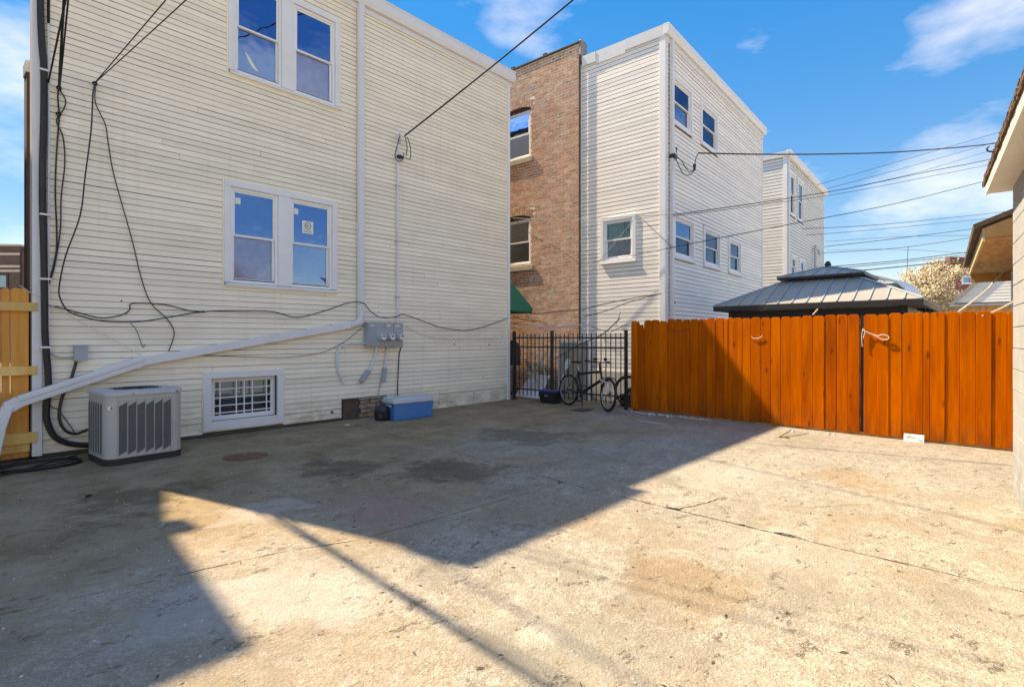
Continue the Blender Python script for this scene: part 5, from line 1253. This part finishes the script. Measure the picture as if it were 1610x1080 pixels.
def bicycle(label, rear, front, lean, name='bicycle', fork='fork_silver', saddle=True):
    B = thing(name, label, 'bicycle', 'bicycles by the iron fence'); rear, front = Vector(rear), Vector(front); d = (front-rear); wb = d.length; d.normalize()
    B.location = rear; B.rotation_euler = (R(lean), 0, math.atan2(d.y, d.x))
    rw = .345; zc = rw
    def wheel(x, yawd):
        ca, sa = math.cos(R(yawd)), math.sin(R(yawd))
        def P(a, r): return Vector((x+math.cos(a)*r*ca, math.cos(a)*r*sa, zc+math.sin(a)*r))
        ax = Vector((-sa, ca, 0))
        ty = MB().tube([P(2*math.pi*k/40, rw-.028) for k in range(40)], .028, 8, True).obj('wheel', 'black_rubber', B)
        MB().tube([P(2*math.pi*k/40, rw-.055) for k in range(40)], .010, 6, True).obj('rim', 'steel', ty)
        m = MB()
        for k in range(24):
            a = 2*math.pi*k/24; m.tube([P(a, rw-.055), P(a+.45*(1 if k % 2 else -1), .022)+ax*(.03 if k % 4 < 2 else -.03)], .0016, 3)
        m.obj('spokes', 'steel', ty)
        MB().lathe((x, 0, zc), ax, [(0, -.05), (.018, -.05), (.018, .05), (0, .05)], 10).obj('hub', 'black_iron', ty)
        MB().lathe((x, 0, zc), ax, [(.0, .036), (.075, .036), (.075, .039), (0, .039)], 18).obj('disc_rotor', 'steel', ty)
    wheel(0, 0); wheel(wb, -16)
    bb = Vector((.43, 0, .30)); st = Vector((.30, 0, .78)); ht = Vector((wb-.28, 0, .80)); hb_ = Vector((wb-.20, 0, .64)); r0 = Vector((0, 0, zc)); fr = Vector((wb, 0, zc))
    m = MB()
    m.tube([bb, st], .022, 8); m.tube([bb+Vector((.02, 0, .02)), hb_], .034, 8); m.tube([st-Vector((-.02, 0, .06)), ht], .024, 8); m.tube([ht+Vector((-.012, 0, .06)), hb_+Vector((.01, 0, -.03))], .022, 8)
    for s in (-1, 1):
        m.tube([r0+Vector((0, .065*s, 0)), bb+Vector((-.03, .035*s, 0))], .010, 6); m.tube([r0+Vector((0, .065*s, 0)), st+Vector((.0, .02*s, -.08))], .008, 6)
    m.obj('frame', 'black_iron', B)
    m = MB()
    for s in (-1, 1): m.tube([hb_+Vector((.02, .055*s, -.01)), fr+Vector((-.035, .055*s, .25)), fr+Vector((.0, .055*s, 0))], [.026, .023, .016], 8)
    m.tube([hb_+Vector((.02, -.06, -.01)), hb_+Vector((.02, .06, -.01))], .018, 8); m.obj('fork', fork, B)
    m = MB(); m.tube([st, st+Vector((-.05, 0, .15))], .013, 8); m.obj('seat_post', 'steel', B)
    sp = st+Vector((-.055, 0, .165)); m = MB()
    so_ = [(-.14, .07), (-.10, .085), (-.02, .06), (.06, .03), (.13, .018)]
    m.prism([sp+Vector((x, y, 0)) for x, y in so_]+[sp+Vector((x, -y, 0)) for x, y in reversed(so_)], (0, 0, .045)); m.obj('saddle', 'black_rubber', B, .012)
    hc = ht+Vector((-.04, 0, .20)); m = MB(); m.tube([ht+Vector((-.012, 0, .06)), ht+Vector((-.03, 0, .15)), hc+Vector((.04, 0, .0))], .016, 8); m.obj('stem', 'black_iron', B)
    m = MB(); m.tube(smoothpath([hc+Vector((-.06, .33, .01)), hc+Vector((-.02, .20, .0)), hc+Vector((.05, .08, -.01)), hc+Vector((.05, -.08, -.01)), hc+Vector((-.02, -.20, .0)), hc+Vector((-.06, -.33, .01))], 4), .012, 8); m.obj('handlebar', 'black_iron', B)
    for s in (-1, 1):
        m = MB(); m.tube([hc+Vector((-.062, .34*s, .011)), hc+Vector((-.035, .23*s, .0))], .018, 8); m.obj('grip', 'black_rubber', B)
        m = MB(); m.tube([hc+Vector((-.01, .22*s, -.01)), hc+Vector((.03, .25*s, -.03)), hc+Vector((.02, .33*s, -.05))], .006, 6); m.obj('brake_lever', 'black_iron', B)
    MB().lathe(hc+Vector((.03, .14, .06)), (0, 1, 0), [(0, -.03), (.035, -.02), (.035, .02), (0, .03)], 10).obj('bell', 'black_plastic', B)
    MB().lathe(hc+Vector((.03, -.14, .05)), (1, 0, 0), [(0, -.03), (.03, -.03), (.035, .03), (0, .035)], 10).obj('light', 'black_plastic', B)
    m = MB().lathe(bb, (0, 1, 0), [(.0, -.045), (.09, -.045), (.095, -.04), (.0, -.039)], 20); m.obj('chainring', 'black_iron', B)
    for s, a in ((-1, -1.2), (1, 1.94)):
        t = bb+Vector((math.cos(a)*.17, .075*s, math.sin(a)*.17)); m = MB(); m.bar(bb+Vector((0, .06*s, 0)), t, .02, .026, (0, 1, 0)); m.obj('crank', 'steel', B)
        m = MB(); m.box(t.x-.045, t.x+.045, t.y+(.0 if s > 0 else -.09), t.y+(.09 if s > 0 else 0), t.z-.012, t.z+.012); m.obj('pedal', 'black_plastic', B, .004)
    m = MB(); m.tube([bb+Vector((0, -.042, .09)), Vector((0, -.042, zc+.04))], .004, 4); m.tube([bb+Vector((0, -.042, -.09)), Vector((0, -.042, zc-.04))], .004, 4); m.obj('chain', 'black_iron', B)
    m = MB(); m.tube(smoothpath([hc+Vector((.02, .2, -.02)), hc+Vector((.1, .1, -.12)), ht+Vector((.04, .03, -.02)), (st+ht)/2+Vector((0, .02, -.05)), st+Vector((.02, .02, -.12)), r0+Vector((.05, .05, .08))], 6), .004, 5)
    m.tube(smoothpath([hc+Vector((.02, -.2, -.02)), hc+Vector((.13, -.06, -.10)), hb_+Vector((.05, -.05, .0)), fr+Vector((.0, -.06, .08))], 6), .004, 5); m.obj('brake_cable', 'black_rubber', B)
    m = MB(); m.tube([bb+Vector((-.05, .05, -.02)), Vector((.30, .16, .005))], .008, 6); m.obj('kickstand', 'black_iron', B)
    m = MB(); fen = [(fr+Vector((math.cos(a)*(rw+.012), 0, math.sin(a)*(rw+.012)))) for a in [R(40+100*k/12) for k in range(13)]]
    m.tube(fen, .012, 5); m.obj('mudguard', 'black_plastic', B)
    return B
bicycle('black bicycle with silver fork leaning on the iron fence', gnd(893, 637), gnd(955, 647.5), -4)
bicycle('second bicycle mostly hidden behind the end of the orange fence', (10.25, 5.95, 0), (10.32, 4.85, 0), 3)
BK = thing('bucket', 'black bucket at the foot of the last iron post', 'bucket'); BK.location = gnd(979, 640)+Vector((.25, .06, 0))
MB().lathe((0, 0, 0), (0, 0, 1), [(0, .0), (.12, .0), (.15, .24), (.158, .25), (.145, .25), (.118, .03), (0, .03)], 20).obj('body', 'black_plastic', BK)
MB().tube([Vector((.15*math.cos(a), .03, .24+.0-.10*math.sin(a))) for a in [math.pi*k/10 for k in range(11)]], .004, 5).obj('handle', 'steel', BK)
m = MB()
for pts, r0 in (([(872, 565, 13.0), (893, 552, 12.9), (915, 540, 12.7), (945, 527, 12.4), (960, 515, 12.3), (975, 500, 12.2)], .012), ([(960, 522, 12.3), (975, 515, 12.2), (988, 509, 12.1)], .008), ([(958, 522, 12.3), (942, 518, 12.4), (930, 513, 12.5)], .008), ([(968, 512, 12.3), (976, 490, 12.25)], .006)):
    m.tube(smoothpath([dep(*p) for p in pts], 4), r0, 6)
m.tube(smoothpath([gnd(893, 625)+Vector((.9, .5, 0)), dep(893, 590, 13), dep(890, 556, 12.95)], 4), .014, 6)
tag(m.obj('dry_branch', 'bark'), 'dry bare branch poking up behind the iron fence', 'branch')
tag(MB().prism([gnd(896, 645.5)+Vector((0, 0, .004)), gnd(918, 648)+Vector((0, 0, .004)), gnd(934, 644)+Vector((0, 0, .004)), gnd(913, 642)+Vector((0, 0, .004))], (0, 0, .01)).obj('flat_plate', 'rusty_plate'), 'flat rusty plate on the ground under the bicycle', 'plate')
tag(MB().prism([gnd(1001, 661)+Vector((0, 0, .004)), gnd(1047, 667.5)+Vector((0, 0, .004)), gnd(1050, 669)+Vector((0, 0, .004)), gnd(1003, 662.6)+Vector((0, 0, .004))], (0, 0, .012)).obj('wood_strip', 'concrete_pale'), 'pale strip lying on the concrete in front of the orange fence', 'strip')

# ------------------------------------------------------------------ sign, strings and twigs at the orange fence
SGN = thing('paper_sign', 'small white printed sign leaning at the foot of the gate', 'sign')
s0_, s1_ = FW.at(1421, 697, .06)[0], FW.at(1453, 699, .06)[0]
sa, sb = min(s0_, s1_), max(s0_, s1_)
def sp_(u, z, o): return FW.pt(u, z, .085-.45*z+o)
def squad(u0, u1, z0, z1, o0, o1): return MB().hexa([sp_(u0, z0, o1), sp_(u1, z0, o1), sp_(u1, z0, o0), sp_(u0, z0, o0), sp_(u0, z1, o1), sp_(u1, z1, o1), sp_(u1, z1, o0), sp_(u0, z1, o0)])
pan = squad(sa, sb, .002, .105, 0, .006).obj('panel', 'paper', SGN); wS = sb-sa
def pr_(a, b, c, d, mat): squad(sb-wS*b, sb-wS*a, c, d, .0062, .0072).obj('print', mat, SGN)
for i, (a, b) in enumerate(((.14, .20), (.21, .30), (.31, .37), (.38, .49), (.50, .60))): pr_(a, b, .052, .064, 'ink' if i % 2 else 'red_ink')
pr_(.25, .33, .072, .088, 'red_ink'); pr_(.14, .34, .034, .038, 'curtain_grey'); pr_(.36, .58, .034, .038, 'curtain_grey'); pr_(.70, .94, .022, .032, 'ink'); pr_(.72, .9, .045, .049, 'curtain_grey')
def fs(pts, r, mat, label, out=.02): return wire('string', smoothpath([FW.on(px, py, out) for px, py in pts], 6), r, mat, label, 'string')
fs([(1181, 529), (1185, 532), (1191, 532), (1197, 530), (1198, 527)], .006, 'string_white', 'short loop of white string on an orange picket', .02)
fs([(1355, 519), (1358, 520), (1370, 525), (1380, 528), (1388, 526), (1397, 529), (1396, 533), (1388, 534), (1380, 530), (1372, 526)], .007, 'string_white', 'white rope loop tied at the top of the gate', .03)
fs([(1356, 545), (1355, 530), (1357, 517), (1360, 522), (1357, 532)], .006, 'string_white', 'white rope end hanging in the gate gap', .03)
fs([(1048, 518), (1060, 520), (1072, 520), (1085, 518)], .004, 'brown_rubber', 'thin dark cord across the shaded pickets', .012)
wire('rope', sagwire(dep(1372, 452, 10.4), dep(1440, 487, 9.4), .02), .009, 'string_white', 'white cord from gazebo roof down to the fence top', 'rope')
wire('rope', sagwire(FW.pt(FW.at(1507, 489)[0], 1.86, 0), dep(1556, 452, 9.6), .01), .012, 'string_white', 'white rope from fence top up to the far gable', 'rope')
wire('rope', sagwire(FW.pt(FW.at(1545, 489)[0], 1.80, .01), dep(1600, 470, 8.4), .02), .012, 'string_white', 'white rope around the gate end to the garage', 'rope')
wire('rope', sagwire(dep(1555, 452, 9.6), dep(1580, 424, 10.2), .0), .014, 'string_white', 'pale bar above the far gable at the right', 'bar')
wire('rope', sagwire(FW.on(1278, 495, -.1), FW.on(1286, 486, -.1), .0), .01, 'string_white', 'white rope end sticking above the orange fence', 'rope')
for i, (pts, r) in enumerate((([(1226, 687), (1236, 681), (1244, 676)], .004), ([(1226, 688), (1245, 686), (1258, 684), (1272, 681)], .004), ([(1224, 687.5), (1233, 688), (1241, 689)], .007))):
    tag(MB().tube([gnd(*p)+Vector((0, 0, r)) for p in pts], r, 5).obj('twig', 'bark'), ['short dark twig pointing at the orange fence', 'long dark twig on the sunlit concrete by the fence', 'dark knot of twigs on the concrete by the fence'][i], 'twig')
for i, (px, py) in enumerate(((1021, 652), (1050, 656), (1247, 679), (1303, 683), (1312, 683.5))):
    rr = random.Random(i+40); c = gnd(px, py); k = 7
    m = MB(); rad = .03
    m.add([c+Vector((math.cos(2*math.pi*j/k)*rad*rr.uniform(.6, 1.2), math.sin(2*math.pi*j/k)*rad*rr.uniform(.6, 1.2), 0)) for j in range(k)]+[c+Vector((math.cos(2*math.pi*j/k)*rad*.6, math.sin(2*math.pi*j/k)*rad*.6, rad*rr.uniform(.5, .9))) for j in range(k)]+[c+Vector((0, 0, rad))],
          [(j, (j+1) % k, (j+1) % k+k, j+k) for j in range(k)]+[(j+k, (j+1) % k+k, 2*k) for j in range(k)])
    tag(m.obj('rubble_stone', 'crumble'), ['first', 'second', 'third', 'fourth', 'fifth'][i]+' pale rubble lump from the left along the orange fence foot', 'rubble', 'rubble along the fence foot')
